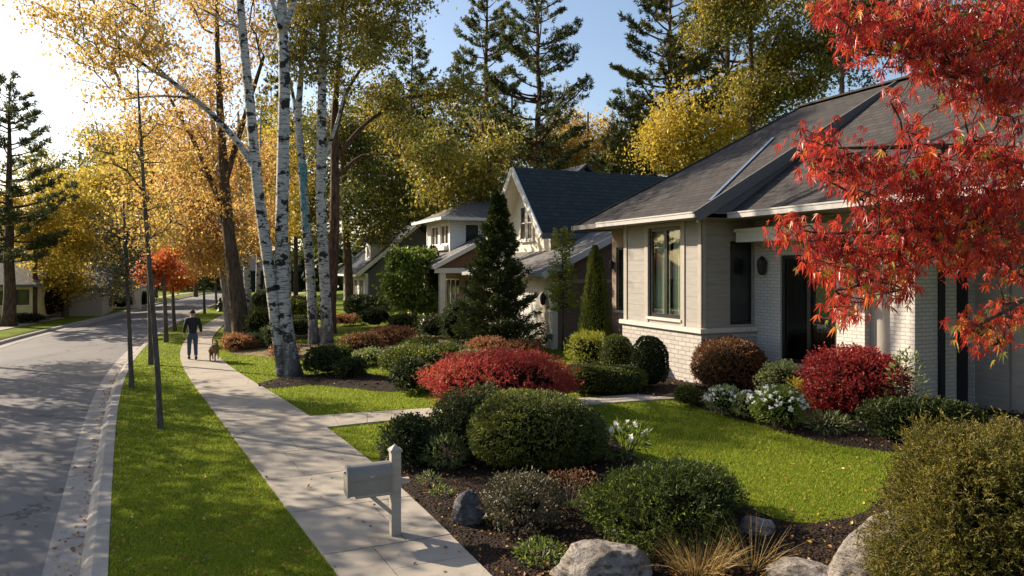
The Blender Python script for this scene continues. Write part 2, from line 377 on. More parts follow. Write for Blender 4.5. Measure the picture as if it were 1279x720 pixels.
def sstep(e0, e1, x):
    t = np.clip((x-e0)/(e1-e0), 0, 1); return t*t*(3-2*t)
def hab(a, b):
    r = .42*sstep(.5, 8, b-SRb(a))
    l = .25*sstep(3, 14, Lb(a)-b)
    return r+l+.03*np.sin(a*.35+b*.5)*sstep(1, 5, b-SRb(a))
def h(x, y): return float(hab(*ab(x, y)))
def gp(px, py):
    z = 0.0
    for _ in range(8):
        x, y = flat(px, py, z); z = h(x, y)
    return Vector((x, y, z))
def at(px, py, Y): return np.array(((px-CX)/F*Y, Y, CH-(py-HY)/F*Y))

# ------------------------------------------------------------------ ground, road, kerbs, pavement
def build_ground():
    rows = np.concatenate((np.arange(-40, 110, 1.0), np.array([112,116,122,130,145,165,190,230,300,400,600.])))
    lo = np.array([-500,-250,-120,-70,-45,-30,-20,-14,-10,-7,-5,-3.5,-2.5,-1.5,-.7,0])
    ro = np.array([.5,1,1.5,2,2.5,3,3.5,4,5,6,7,8,10,12,14,17,20,25,32,45,70,120,250,500])
    V_ = []
    for a in rows:
        L, R, sl, sr = Lb(a), Rb(a), SLb(a), SRb(a)
        bs = np.concatenate((L+lo, [L+.06, R-.06, R, R+(sl-R)*.25, R+(sl-R)*.5, R+(sl-R)*.75, sl, (sl+sr)/2, sr], sr+ro))
        z = hab(np.full(len(bs), a), bs)
        z[len(lo)] = -.4; z[len(lo)+1] = -.4
        x, y = xy(a, bs)
        V_.append(np.stack((x, y, z), 1))
    n = len(V_[0]); m = len(rows)
    i = np.arange(m-1)[:, None]*n; j = np.arange(n-1)[None]
    q = np.stack((i+j, i+j+1, i+n+j+1, i+n+j), -1).reshape(-1, 4)
    mb = MB(); mb.add(np.vstack(V_), q[:, ::-1].copy())
    o = mb.build('ground', M['lawn'], smooth=True); tag(o, kind='structure')
build_ground()
def strip(mb, a0, a1, da, prof, mi=0, base=None):
    """sweep a closed section prof = [(offset, z)] along the street"""
    a = np.arange(a0, a1+da*.5, da); k = len(prof); vs = []
    for t in a:
        for (o, z) in prof:
            x, y = xy(t, base(t)+o); vs.append((x, y, z))
    i = np.arange(len(a)-1)[:, None]*k; j = np.arange(k)[None]; j2 = (j+1) % k
    q = np.stack((i+j, i+j2, i+k+j2, i+k+j), -1).reshape(-1, 4)
    off = mb.n; mb.add(vs, q, mi)
    mb.f.append((np.array([list(range(k))])+off, mi)); mb.f.append((np.array([list(range(k))[::-1]])+mb.n-k, mi))
def build_road():
    mb = MB(); a = np.concatenate((np.arange(-40, 110, 1.), np.arange(112, 300, 6.))); vs = []
    fr = np.array([0, .15, .3, .5, .7, .85, 1])
    for t in a:
        l, r = Lb(t)+.6, Rb(t)-.6
        x, y = xy(t, l+(r-l)*fr); z = -.135+.07*(1-(2*fr-1)**2)
        vs.append(np.stack((x, y, z), 1))
    n = 7; i = np.arange(len(a)-1)[:, None]*n; j = np.arange(n-1)[None]
    mb.add(np.vstack(vs), np.stack((i+j, i+n+j, i+n+j+1, i+j+1), -1).reshape(-1, 4)[:, ::-1].copy())
    tag(mb.build('road', M['road'], smooth=True), kind='structure')
    for base, sg in ((Rb, -1), (Lb, 1)):
        mb = MB(); t = -20.0
        prof = [(0, -.3), (0, .012), (sg*.15, .012), (sg*.2, -.02), (sg*.27, -.105), (sg*.63, -.122), (sg*.63, -.3)]
        if sg > 0: prof = prof[::-1]
        while t < 140:
            strip(mb, t, t+2.985, 2.985/3, prof, 0, base); t += 3.0
        tag(mb.build('kerb', M['kerb']), kind='structure')
build_road()
def slab(mb, a0, a1, b0, b1, z, th=.05, mi=0):
    """one paving slab; b0/b1 are functions of a"""
    vs = []
    for zz in (z-th, z):
        for a, b in ((a0, b0), (a1, b0), (a1, b1), (a0, b1)):
            x, y = xy(a, b(a)); vs.append((x, y, zz))
    mb.add(vs, np.array([(0,1,2,3)[::-1], (4,5,6,7), (0,4,5,1)[::-1], (1,5,6,2)[::-1], (2,6,7,3)[::-1], (3,7,4,0)[::-1]]), mi)
def build_pavement():
    mb = MB(); rng = np.random.default_rng(3); t = -8.0
    while t < 120:
        L = rng.uniform(1.35, 1.6); g = .008
        z = .034+rng.uniform(-.002, .002)
        wl = lambda f: (lambda a: SLb(a)+(SRb(a)-SLb(a))*f)
        sk = rng.uniform(-.03, .03)
        if t < 13 and rng.random() < .75:                       # the near slabs are split like flagstones
            f = rng.uniform(.3, .7); m = t+L*rng.uniform(.4, .6)
            slab(mb, t+g, t+L-g, wl(0), (lambda a, f=f: SLb(a)+(SRb(a)-SLb(a))*f-.006), z)
            lo = (lambda a, f=f: SLb(a)+(SRb(a)-SLb(a))*f+.006)
            slab(mb, t+g, m-g, lo, wl(1), z+.002); slab(mb, m+g, t+L-g, lo, wl(1), z-.002)
        else:
            slab(mb, t+g, t+L-g, wl(0), wl(1), z)
        t += L
    # dirt in the joints
    vs = []; aa = np.arange(-9, 120, 1.0)
    for a in aa:
        for b in (SLb(a)+.02, SRb(a)-.02): vs.append((*xy(a, b), .022))
    i = np.arange(len(aa)-1)*2
    mb.add(vs, np.stack((i, i+1, i+3, i+2), -1), 1)
    tag(mb.build('pavement', [M['conc'], M['joint']]), kind='structure')
    mb = MB(); t = -5.0
    while t < 110:
        slab(mb, t, t+1.48, lambda a: Lb(a)-2.9, lambda a: Lb(a)-1.9, .034, .06); t += 1.5
    tag(mb.build('far_pavement', M['conc']), kind='structure')
build_pavement()
PATH_UP = [gp(*p) for p in ((372,523),(450,517.5),(530,512),(640,505),(760,497.5),(850,491))]
PATH_LO = [gp(*p) for p in ((390,538),(450,531),(530,522.5),(640,514),(768,505),(860,499))]
def build_path():
    mb = MB(); n = 9
    def ip(P, t):
        t *= len(P)-1; i = min(int(t), len(P)-2); return P[i].lerp(P[i+1], t-i)
    for k in range(n):
        e = .005
        c = []
        for f, P in ((k/n+e*.15, PATH_LO), ((k+1)/n-e*.15, PATH_LO), ((k+1)/n-e*.15, PATH_UP), (k/n+e*.15, PATH_UP)):
            p = ip(P, f); c.append((p.x, p.y, h(p.x, p.y)+.038))
        c = np.array(c)
        mb.add(np.vstack((c-np.array((0,0,.12)), c)), np.array([(3,2,1,0), (4,5,6,7), (0,1,5,4), (1,2,6,5), (2,3,7,6), (3,0,4,7)]))
    tag(mb.build('path', M['conc']), kind='structure')
build_path()
# ------------------------------------------------------------------ mulch beds
def inside(poly, X, Y):
    poly = np.asarray(poly); r = np.zeros(len(X), bool); j = len(poly)-1
    for i in range(len(poly)):
        xi, yi = poly[i]; xj, yj = poly[j]
        c = ((yi > Y) != (yj > Y)) & (X < (xj-xi)*(Y-yi)/(yj-yi+1e-12)+xi)
        r ^= c; j = i
    return r
def resample(P, d, wob=0.0):
    P = [np.array(p, float) for p in P]; out = []
    for i in range(len(P)):
        a, b = P[i], P[(i+1) % len(P)]; n = max(1, int(np.linalg.norm(b-a)/d))
        for k in range(n): out.append(a+(b-a)*k/n)
    out = np.array(out)
    for _ in range(4): out = (np.roll(out, 1, 0)+2*out+np.roll(out, -1, 0))/4
    if wob: out = out+RNG.normal(0, wob, out.shape)
    return out
G2 = lambda px, py: tuple(gp(px, py)[:2])
def srp(py0, n=6):   # points down the right pavement edge
    return [(xy(a, float(SRb(a))+.01)) for a in np.linspace(py0[0], py0[1], n)]
aS = ab(*G2(506, 600))[0]
BED_F = [G2(*p) for p in ((474,590),(474,562),(500,545),(545,527),(640,517),(745,509),(764,545),(800,580),(872,600),(918,621),(958,652),(1020,659),(1088,643),(1118,604),(1126,572),(1220,566))]+\
        [(9.0, 10.5), (8.5, 2.0), (3.4, 1.5)]+srp((2.2, aS-.05), 7)
BED_H = [G2(*p) for p in ((846,500),(862,507),(900,519.5),(950,532),(1010,550),(1124,570),(1222,563))]+[(14.0, 9.0), (14.0, 11.0), (9.2, 13.6), (6.3, 17.0), (4.5, 16.7), (3.2, 19.4), (2.4, 22.0)]+[G2(*p) for p in ((700,462),(690,478),(718,493),(770,496))]
BED_B = [G2(*p) for p in ((312,483),(342,473),(385,469),(430,463),(482,470),(530,482),(500,492),(440,486),(390,480),(332,488))]
BED_M = [G2(*p) for p in ((285,442),(300,430),(345,425),(400,432),(455,422),(520,418),(600,425),(640,440),(640,470),(560,472),(500,452),(440,448),(390,452),(330,446))]
BED_T = [G2(*p) for p in ((287,421),(297,409),(400,405),(425,412),(400,422),(340,424))]
BEDS = [resample(p, .25, .012) for p in (BED_F, BED_H, BED_B, BED_M, BED_T)]
def build_bed(poly, name, mat, hi=.05, step=.22):
    lo = poly.min(0); hi_ = poly.max(0)
    gx, gy = np.meshgrid(np.arange(lo[0], hi_[0], step), np.arange(lo[1], hi_[1], step)); g = np.stack((gx.ravel(), gy.ravel()), 1)
    g = g+RNG.uniform(-.06, .06, g.shape)
    g = g[inside(poly, g[:, 0], g[:, 1])]
    dm = np.min(np.linalg.norm(g[:, None]-poly[None], axis=2), 1); g = g[dm > step*.55]; dm = dm[dm > step*.55]
    pts = [Vector(p) for p in np.vstack((poly, g))]
    r = geometry.delaunay_2d_cdt(pts, [], [list(range(len(poly)))], 1, 1e-5)
    vs = []
    for v in r[0]:
        d = np.min(np.linalg.norm(poly-np.array(v), axis=1))
        vs.append((v.x, v.y, h(v.x, v.y)+.010+hi*min(1, d/.35)+(.03*mnoise.noise(Vector((v.x*2.2, v.y*2.2, 0)))+.02*mnoise.noise(Vector((v.x*7, v.y*7, 3))))*min(1, d/.3)))
    mb = MB(); mb.add(vs, np.array([tuple(f) for f in r[2]]))
    return tag(mb.build(name, mat, smooth=True), kind='structure')
for p, nm, mt in zip(BEDS, ['mulch_bed']*3+['planting_bed']*2, [M['mulch'], M['mulch'], M['mulch'], M['litter'], M['litter']]): build_bed(p, nm, mt)
PATHPOLY = np.array([tuple(p[:2]) for p in PATH_LO]+[tuple(p[:2]) for p in PATH_UP[::-1]])
def build_grass():
    rng = np.random.default_rng(11)
    n = 1500000
    Y = 5.6/(1-rng.random(n)*(1-5.6/30)); X = (rng.uniform(-700, 700, n))/F*Y
    keep = rng.random(n) < np.minimum(1, (Y/9)**-.15)
    X, Y = X[keep], Y[keep]
    A, B = ab(X, Y); R, sl, sr = Rb(A), SLb(A), SRb(A)
    verge = (B > R+.01) & (B < sl+.01)
    lawn = (B > sr-.005) & (B < sr+16)
    for p in BEDS: lawn[lawn] = ~inside(p, X[lawn], Y[lawn])
    lawn[lawn] = ~inside(PATHPOLY, X[lawn], Y[lawn])
    m = verge | lawn
    X, Y, A, B = X[m], Y[m], A[m], B[m]
    n = len(X); Z = hab(A, B)-.004
    k = np.clip(Y/8, .9, 3.5)
    hgt = rng.uniform(.012, .032, n)*np.clip(k, 1, 1.5); w = rng.uniform(.003, .006, n)*k; hgt = np.where(rng.random(n) < .04, hgt*rng.uniform(1.5, 2.3, n), hgt)
    th = rng.random(n)*6.283; tl = rng.normal(0, .5, (n, 2))*hgt[:, None]
    P = np.stack((X, Y, Z), 1); W = np.stack((np.cos(th), np.sin(th), 0*th), 1)*w[:, None]
    T = P+np.stack((tl[:, 0], tl[:, 1], hgt), 1)
    v = np.stack((P-W, P+W, T), 1).reshape(-1, 3)
    patch = np.array([mnoise.noise(Vector((x*.9, y*.9, 0))) for x, y in zip(X[::8], Y[::8])]); patch = np.repeat(patch, 8)[:n]
    var = np.clip(.42+.25*rng.normal(size=n)+.34*patch, 0, 1)
    mb = MB(); mb.add(v, np.arange(3*n).reshape(-1, 3), 0, np.repeat(var, 3))
    tag(mb.build('grass', M['blade']), 'short mown yellow green grass of the verge and front lawns', 'grass', kind='stuff')
build_grass()
def build_litter():
    rng = np.random.default_rng(5); mb = MB(); n = 26000
    Y = 5.8/(1-rng.random(n)*(1-5.8/26)); X = rng.uniform(-420, 700, n)/F*Y
    m = np.zeros(n, bool)
    for p in BEDS[:3]: m |= inside(p, X, Y)
    X, Y = X[m], Y[m]; A, B = ab(X, Y); n = len(X)
    Z = hab(A, B)+.075+rng.uniform(0, .012, n)
    D = np.stack((rng.normal(size=n), rng.normal(size=n), rng.normal(0, .3, n)), 1)
    leaves(mb, np.stack((X, Y, Z), 1), D, rng.uniform(.02, .075, n)*np.clip(Y/9, .9, 2), .38, rng.random(n)**1.2, 0, rng, .05)
    tag(mb.build('bark_chips', M['chip']), 'dark bark mulch chips strewn over the planting beds', 'bark chips', kind='stuff')
    mb = MB(); n = 5200
    Y = 5.8/(1-rng.random(n)*(1-5.8/45)); X = rng.uniform(-640, 500, n)/F*Y
    A, B = ab(X, Y)
    Z = hab(A, B)+.02
    R, sl, sr = Rb(A), SLb(A), SRb(A)
    on = (B > sl) & (B < sr); Z[on] = .040
    gut = (B < R) & (B > R-.62); Z[gut] = -.105
    road = (B <= R-.6) & (B > Lb(A)+.6); fr = (B-(Lb(A)+.6))/(R-Lb(A)-1.2)
    Z[road] = (-.13+.07*(1-(2*fr-1)**2))[road]
    keep = np.ones(n, bool); keep[road] = rng.random(road.sum()) < .12; keep[on] = rng.random(on.sum()) < .3
    keep[(B < R) & (B > R-.24)] = False
    bed = np.zeros(n, bool)
    for p in BEDS: bed |= inside(p, X, Y)
    Z[bed] += .075
    keep &= (rng.random(n) < np.where(bed, 1, .55))
    # a line of leaves caught in the gutter
    n2 = 380; a2 = rng.uniform(3, 40, n2); b2 = Rb(a2)-.29-np.abs(rng.normal(0, .05, n2))
    x2, y2 = xy(a2, b2)
    P = np.vstack((np.stack((X, Y, Z), 1)[keep], np.stack((x2, y2, np.full(n2, -.095)), 1))); n = len(P)
    D = np.stack((rng.normal(size=n), rng.normal(size=n), rng.normal(0, .25, n)), 1)
    leaves(mb, P, D, rng.uniform(.03, .065, n), .7, rng.random(n), 0, rng, .12)
    tag(mb.build('fallen_leaves', M['fallen']), 'dry brown and yellow leaves fallen on beds, grass and gutter', 'fallen leaves', kind='stuff')
build_litter()
# ------------------------------------------------------------------ trees
def TP(Y, *pts):
    """trunk path: (px, py, width in px) read at depth Y -> x, y, z, radius"""
    return [(*at(p[0], p[1], p[3] if len(p) > 3 else Y), p[2]*.5/F*Y) for p in pts]
def E(px, py, rx, ry, Y, dm=None):
    c = at(px, py, Y); r = rx/F*Y
    return (c, np.array((r, dm if dm else r*.9, ry/F*Y)))
def resamp(path, d):
    path = np.array(path, float); seg = np.linalg.norm(np.diff(path[:, :3], axis=0), axis=1); L = np.concatenate(([0], np.cumsum(seg)))
    n = max(3, int(L[-1]/d)); t = np.linspace(0, L[-1], n)
    q = np.stack([np.interp(t, L, path[:, k]) for k in range(4)], 1)
    for _ in range(2): q[1:-1] = (q[:-2]+2*q[1:-1]+q[2:])/4
    return q
def grow(trunks, clumps, rng, rtip=.006, lift=.14, zmin=0.0, expo=.44, jit=.06):
    """branches from the trunks to every leaf clump; returns chains (points, radii)"""
    pos, par, trunk_r, cnt = [], [], [], []
    for t in trunks:
        for i, p in enumerate(t):
            pos.append(p[:3]); par.append(len(pos)-2 if i else -1); trunk_r.append(p[3]); cnt.append(0)
    nt = len(pos)
    N = np.array(pos+[(0,0,0)]*(len(clumps)*5)); ok = np.zeros(len(N), bool)
    for i in range(nt): ok[i] = N[i][2] > zmin
    if not ok.any(): ok[nt-1] = True
    n = nt; chains = []
    d0 = np.array([np.min(np.linalg.norm(N[:nt][ok[:nt]]-c, axis=1)) for c in clumps]) if len(clumps) else np.zeros(0)
    for ci in np.argsort(d0):
        c = clumps[ci]; m = N[:n]; dv = c-m; dist = np.linalg.norm(dv, axis=1); hd = np.hypot(dv[:, 0], dv[:, 1])
        cost = dist+1.6*np.maximum(0, m[:, 2]-c[2]+.25*hd)+np.where(ok[:n], 0, 1e6)
        a = int(np.argmin(cost)); L = dist[a]; p0 = m[a]
        ctrl = (p0+c)/2+np.array((0, 0, lift*L))+rng.normal(0, jit*L, 3)
        idx = [a]
        for t in (.3, .55, .8, 1.0):
            q = (1-t)**2*p0+2*t*(1-t)*ctrl+t*t*c+rng.normal(0, jit*.3*L, 3)*(t < 1)
            N[n] = q; ok[n] = True; par.append(idx[-1]); trunk_r.append(0); cnt.append(0); idx.append(n); n += 1
        chains.append(idx)
        k = idx[-1]
        while k != -1: cnt[k] += 1; k = par[k]
    rad = np.array([trunk_r[i] if i < nt else rtip*max(1, cnt[i])**expo for i in range(n)])
    out = []
    for idx in chains:
        r = rad[idx].copy(); r[0] = min(rad[idx[0]]*.75, max(r[1]*1.35, .001)); r[-1] *= .5
        out.append((N[idx], r))
    return out
def sample_clumps(ells, n, rng, gap=0.0, power=2.2):
    vol = np.array([np.prod(e[1]) for e in ells])**.8; vol /= vol.sum(); out = []
    for e, k in zip(ells, vol):
        m = max(2, int(round(n*k)))
        d = norm(rng.normal(size=(m, 3))); r = rng.random(m)**(1/power)
        out.append(e[0]+d*r[:, None]*e[1])
    c = np.vstack(out)
    if gap:
        s = np.array([mnoise.noise(Vector(p*.55)) for p in c]); c = c[s > gap-.38]
    return c
def tree(name, label, cat, trunks, ells, mat, bmat, nc=120, nl=70, ls=.11, sig=.5, seed=0, group=None, zmin=None, droop=.25, gap=.25, sides=9, rtip=.006, lift=.14, wid=.6, extra=None, base=None):
    rng = np.random.default_rng(seed)
    t0 = trunks[0][0]; bx, by = t0[0], t0[1]; bz = h(bx, by)
    B = np.array((bx, by, bz))
    root = empty(name, tuple(B), label, cat, 0, group)
    tr = [resamp(t, .35) for t in trunks]
    if zmin is None: zmin = bz+.35*(max(t[-1][2] for t in tr)-bz)
    nc = int(nc*2.0); nl = nl*1.15; ls *= 1.28; sig *= .68; rtip *= 1.7
    cl = sample_clumps(ells, nc, rng, gap) if nc else np.zeros((0, 3))
    mb = MB()
    for i, t in enumerate(tr):
        p = t[:, :3]-B; r = t[:, 3].copy()
        if i == 0 or t[0][2] < bz+.6:                # root flare, sunk a little into the soil
            zz = p[:, 2]; r = r*(1+(.3 if r[0] > .1 else .15)*np.exp(-np.maximum(zz, 0)/.28)); p = np.vstack((p[0]-np.array((0, 0, .25)), p)); r = np.concatenate(([r[0]*1.1], r))
        mb.tube(p, r, 12 if r[0] > .1 else 7, 0, .035)
    for pts, r in grow(tr, cl, rng, rtip, lift, zmin):
        mb.tube(pts-B, r, 5 if r[0] > .025 else 4)
    mb.build('trunk', bmat, root, smooth=True)
    if nl and len(cl):
        cv = rng.normal(0, .13, len(cl))+.22*np.array([mnoise.noise(Vector(q*.5+Vector((seed, 0, 0)))) for q in map(Vector, cl)]); k = rng.poisson(nl, len(cl)); ci = np.repeat(np.arange(len(cl)), k); n = len(ci)
        P = cl[ci]-B+rng.normal(size=(n, 3))*np.array((sig, sig, sig*.62))
        D = rng.normal(size=(n, 3))+np.array((0, 0, -droop*2))
        var = np.clip(.5+cv[ci]+rng.normal(0, .17, n), 0, 1)
        mb = MB(); leaves(mb, P, D, ls*np.clip(np.exp(rng.normal(0, .33, n)), .5, 1.9), wid, var, 0, rng)
        mb.build('crown', mat, root)
    return root
def copy_tree(o, loc, rz, s, label, group=None):
    c = o.copy(); COL.objects.link(c); c.location = loc; c.rotation_euler = (0, 0, rz); c.scale = (s, s, s); c['label'] = label
    if group: c['group'] = group
    for ch in list(o.children):
        d = ch.copy(); COL.objects.link(d); d.parent = c
    return c
def pine(name, label, px, pyb, Y, top_py, crown_py, rpx, seed, mat=None, bmat=None, tw=14, group=None, base=None, lean=0.0, dens=1.0, shape=.75, needle=.24, nstep=.62):
    rng = np.random.default_rng(seed)
    x, y = base if base else ((px-CX)/F*Y, Y)
    z0 = h(x, y); H = CH-(top_py-HY)/F*Y-z0; zc = CH-(crown_py-HY)/F*Y-z0; R = rpx/F*Y
    root = empty(name, (x, y, z0), label, 'pine tree', 0, group)
    mt = MB(); r0 = tw*.5/F*Y
    zs = np.linspace(-.3, H, 14); wob = np.cumsum(rng.normal(0, .05, (14, 2)), 0); wob -= wob[1]
    sp = np.stack((wob[:, 0]+lean*zs, wob[:, 1], zs), 1)
    mt.tube(sp, r0*(1-.93*np.clip(zs/H, 0, 1))*(1+.4*np.exp(-np.maximum(zs, 0)/.4)), 10, 0, .04)
    P, D = [], []
    z = zc
    while z < H-.2:
        f = (z-zc)/(H-zc)
        prof = (1-f)**shape*(.55+.45*min(1, f/.18))
        nb = rng.integers(3, 6); a0 = rng.random()*6.28
        for k in range(nb):
            if rng.random() < .12: continue
            L = R*prof*rng.uniform(.6, 1.12)+.25
            az = a0+k*6.283/nb+rng.normal(0, .25); d = np.array((math.cos(az), math.sin(az), 0))
            el = rng.normal(.12+.55*f, .12)
            c = np.array((np.interp(z, zs, sp[:, 0]), np.interp(z, zs, sp[:, 1]), z+rng.normal(0, .12)))
            t = np.linspace(0, 1, 5)[:, None]
            side = np.cross(d, (0, 0, 1.))*rng.normal(0, .12)
            pts = c+d*L*t+side*L*t**2+np.array((0, 0, 1.))*(L*math.tan(el)*t*.8+L*.16*(t**2.4)-.10*L*t*(1-t)*2)
            mt.tube(pts, (.012+.011*L)*np.linspace(1, .25, 5)**1.0*max(.5, r0/.2), 5)
            nt_ = max(4, int(L*10*dens))
            for _ in range(nt_):
                s = rng.uniform(.32, 1.0)**.8
                q = np.array([np.interp(s, t[:, 0], pts[:, i]) for i in range(3)])
                lat = np.cross(d, (0, 0, 1.))*rng.normal(0, .20)*L*(1.05-s*.6)+np.array((0, 0, abs(rng.normal(0, .10))+.03))
                e = q+lat+d*rng.uniform(0, .25)
                if rng.random() < .5: mt.tube(np.stack((q, (q+e)/2+np.array((0, 0, -.02)), e)), (.009, .007, .004), 3)
                P.append(e); D.append(norm(d*.7+lat*.8+np.array((0, 0, .55))+rng.normal(0, .2, 3)))
        z += nstep*rng.uniform(.7, 1.3)
    P = np.array(P); D = np.array(D); k = 20; n = len(P)*k
    pi = np.repeat(np.arange(len(P)), k)
    d = norm(D[pi]*.75+norm(rng.normal(size=(n, 3)))*.95)
    p = P[pi]+D[pi]*rng.uniform(-.16, .12, (n, 1))
    cv = rng.normal(.5, .2, len(P))
    mb = MB(); leaves(mb, p, d, needle*rng.uniform(.7, 1.2, n), .26, np.clip(cv[pi]+rng.normal(0, .12, n), 0, 1), 0, rng, .03)
    mt.build('trunk', bmat or M['barkred'], root, smooth=True)
    mb.build('crown', mat or M['pine'], root)
    return root

# --- street trees along the verge
st = 'young street trees along the grass verge'
def sapling(label, px, pyb, Y, path, crowns, mat, nc, nl, ls, seed, sig=.35, grp=st, bm='barkgrey', **kw):
    return tree('street_tree', label, 'street tree', [TP(Y, *path)], [E(*c[:4], Y, c[4] if len(c) > 4 else None) for c in crowns], M[mat], M[bm], nc, nl, ls, sig, seed, grp, lift=.05, rtip=.0032, **kw)
sapling('slender bare street tree nearest the viewer, rising straight from the grass verge', 201, 535, 13.9,
        [(201,535,7.6),(196,440,6.8),(189,360,6),(181,250,4.8),(175,150,3.5),(172,85,1.5)], [(165,185,60,95), (190,255,50,55)], 'gold', 110, 11, .055, 21, .22, zmin=2.7)
sapling('thin leaning street tree with a bare twiggy top, second along the verge', 165, 485, 18.6,
        [(165,485,6),(163,430,5.5),(160,370,5),(157,300,3.6),(154,235,2)], [(150,345,42,45), (152,290,40,50)], 'twiggy', 130, 12, .05, 22, .2, zmin=1.9)
sapling('slim street tree half hidden behind the nearest bare sapling on the verge', 189, 456, 23.0,
        [(189,456,6),(188,400,5.5),(186,340,4.5),(184,270,2.5)], [(186,280,35,50)], 'gold', 60, 20, .07, 23, .25)
sapling('street tree with a bright red crown in front of the walking man', 207, 428, 30,
        [(208,428,5.5),(207,390,4.8),(205,350,4),(204,318,2)], [(208,333,30,26), (196,338,22,18)], 'rust', 60, 70, .09, 24, .32)
sapling('smaller red crowned street tree just beyond the brightest red one', 218, 414, 35.5,
        [(219,414,4.5),(217,390,4),(216,350,3),(216,325,1.6)], [(222,338,22,20)], 'rust', 40, 60, .09, 25, .32)
sapling('distant thin street tree on the verge level with the man\'s head', 256, 392, 49,
        [(256,392,3.4),(255,360,2.8),(254,325,1.8)], [(254,325,20,18)], 'orange', 30, 40, .12, 26, .4)
sapling('farthest thin street tree beside the black bollard', 271, 388, 54,
        [(271,388,3.2),(270,360,2.6),(269,325,1.6)], [(268,322,20,20)], 'orange', 30, 40, .12, 27, .4)

# --- big trunks and birches by the pavement
tree('autumn_tree', 'tall tree with a massive dark brown trunk and orange crown beside the pavement', 'tree',
     [TP(29.9, (304,428,24),(300,395,21),(294,350,18),(287,300,15),(281,230,12),(276,150,9),(272,60,6),(270,-40,4)),
      TP(29.9, (288,305,9),(270,240,7),(240,170,5),(205,110,3)), TP(29.9, (281,230,8),(305,150,6),(330,70,4))],
     [E(225,120,70,110,30.5), E(290,60,70,100,30), E(215,240,60,60,31), E(255,190,60,80,29), E(270,-60,100,80,30)], M['orange'], M['bark'], 300, 46, .10, .62, 31, None, droop=.6)
tree('autumn_tree', 'second thick brown trunk leaning left behind the massive one, with low golden boughs', 'tree',
     [TP(35, (290,414,15),(286,380,13),(280,340,11),(275,290,10),(270,200,7),(262,100,4)), TP(35, (281,335,6),(262,318,4),(235,318,2.5))],
     [E(262,315,45,32,34), E(235,285,50,40,35), E(280,270,40,45,36), E(240,200,60,70,36)], M['orange'], M['barkpale'], 170, 66, .11, .55, 32, None, zmin=4, droop=.5)
birch1 = tree('birch_tree', 'big twin stemmed white birch on the lawn, its left limb arching over the road', 'birch',
     [TP(20.6, (366,470,21),(362,440,18.5),(357,400,17),(353,350,16),(352,300,16),(354,200,15),(356,100,13.5),(352,0,12),(349,-100,9),(347,-220,5)),
      TP(20.5, (353,466,13,20.5),(347,425,13.5),(341,370,14),(333,310,14.5),(326,262,14),(320,215,13),(313,130,11.5),(304,50,11),(298,-30,9),(292,-150,5)),
      TP(20.5, (325,228,9),(312,196,8.5),(288,165,7.5),(252,130,6.5),(205,95,5),(160,45,3.5),(120,12,2)),
      TP(20.5, (243,124,4),(205,118,3),(150,125,2)), TP(20.5, (354,42,8),(338,0,6),(326,-60,4)), TP(20.5, (354,40,8),(372,-5,6),(382,-80,4))],
     [E(120,50,62,40,19.5), E(75,18,60,22,19), E(180,60,60,55,20), E(150,110,50,40,20), E(240,60,60,70,20.5), E(300,-90,60,50,20), E(380,-110,40,50,21), E(180,-20,110,40,20)],
     M['gold'], M['birch'], 210, 36, .062, .34, 33, None, zmin=6.2, droop=.9, lift=.03, wid=.7, gap=.32)
tree('birch_tree', 'slim white birch with a teal tint, left one of the middle pair', 'birch',
     [TP(27.8, (393,437,13),(391,400,12),(388,340,12),(382,270,11),(377,200,10),(372,150,9),(377,90,6),(381,0,4)), TP(27.8, (373,155,5),(365,110,4),(352,60,2.5))],
     [E(375,40,45,70,27.8), E(380,-70,70,60,28)], M['yolive'], M['birch'], 100, 60, .09, .42, 34, None, droop=.7, lift=.05)
tree('birch_tree', 'straight white birch right of the teal tinted one', 'birch',
     [TP(27.6, (409,436,15),(408,390,14),(405,330,13),(401,250,12.5),(402,170,12),(403,100,10),(405,0,7),(406,-90,4)), TP(27.6, (403,205,5),(420,160,4),(432,110,2.5))],
     [E(410,70,50,70,27.6), E(420,-60,80,60,28), E(440,60,40,60,28)], M['yolive'], M['birch'], 150, 62, .09, .45, 35, None, droop=.6, lift=.05)
gb = 'white birches in the distance'
for px, pyb, Y, w, lean, sd in ((312,402,44,9,-10,36), (322,398,50,6,3,37), (346,392,56,5,1,38), (362,388,60,5,-1,39)):
    lab = {36: 'distant pale birch trunk just right of the massive brown trunk', 37: 'thin distant birch between the brown trunk and the twin birch',
           38: 'far thin birch seen just behind the twin birch fork', 39: 'far thin birch with yellow leaves seen right of the twin birch'}[sd]
    tree('birch_tree', lab, 'birch', [TP(Y, (px,pyb,w),(px+lean*.3,pyb-60,w*.9),(px+lean,pyb-150,w*.7),(px+lean*1.4,pyb-260,w*.3))],
         [E(px+lean,pyb-170,38,80,Y), E(px,pyb-110,22,30,Y)], M['yellow'] if sd > 37 else M['orange'], M['birch'], 60, 50, .14, .6, sd, gb, droop=.5)
tree('oak_tree', 'tall reddish brown trunk behind the birch pair with a wide olive gold crown', 'tree',
     [TP(31, (413,424,13.5),(414,380,12.5),(418,300,13),(419,230,11),(418,150,9),(424,70,6),(430,-20,4)),
      TP(31, (419,200,7),(450,160,5),(500,122,4),(560,118,2.5)), TP(31, (419,165,6),(435,110,4),(470,60,3)), TP(31, (419,225,5),(450,192,4),(520,195,2.5))],
     [E(450,60,65,80,31), E(500,130,75,45,31.5), E(560,120,55,30,31), E(540,190,60,22,31), E(420,-30,110,60,31), E(480,10,60,50,32)], M['yolive'], M['barkred'], 300, 62, .105, .55, 41, None, zmin=6.5, droop=.3)
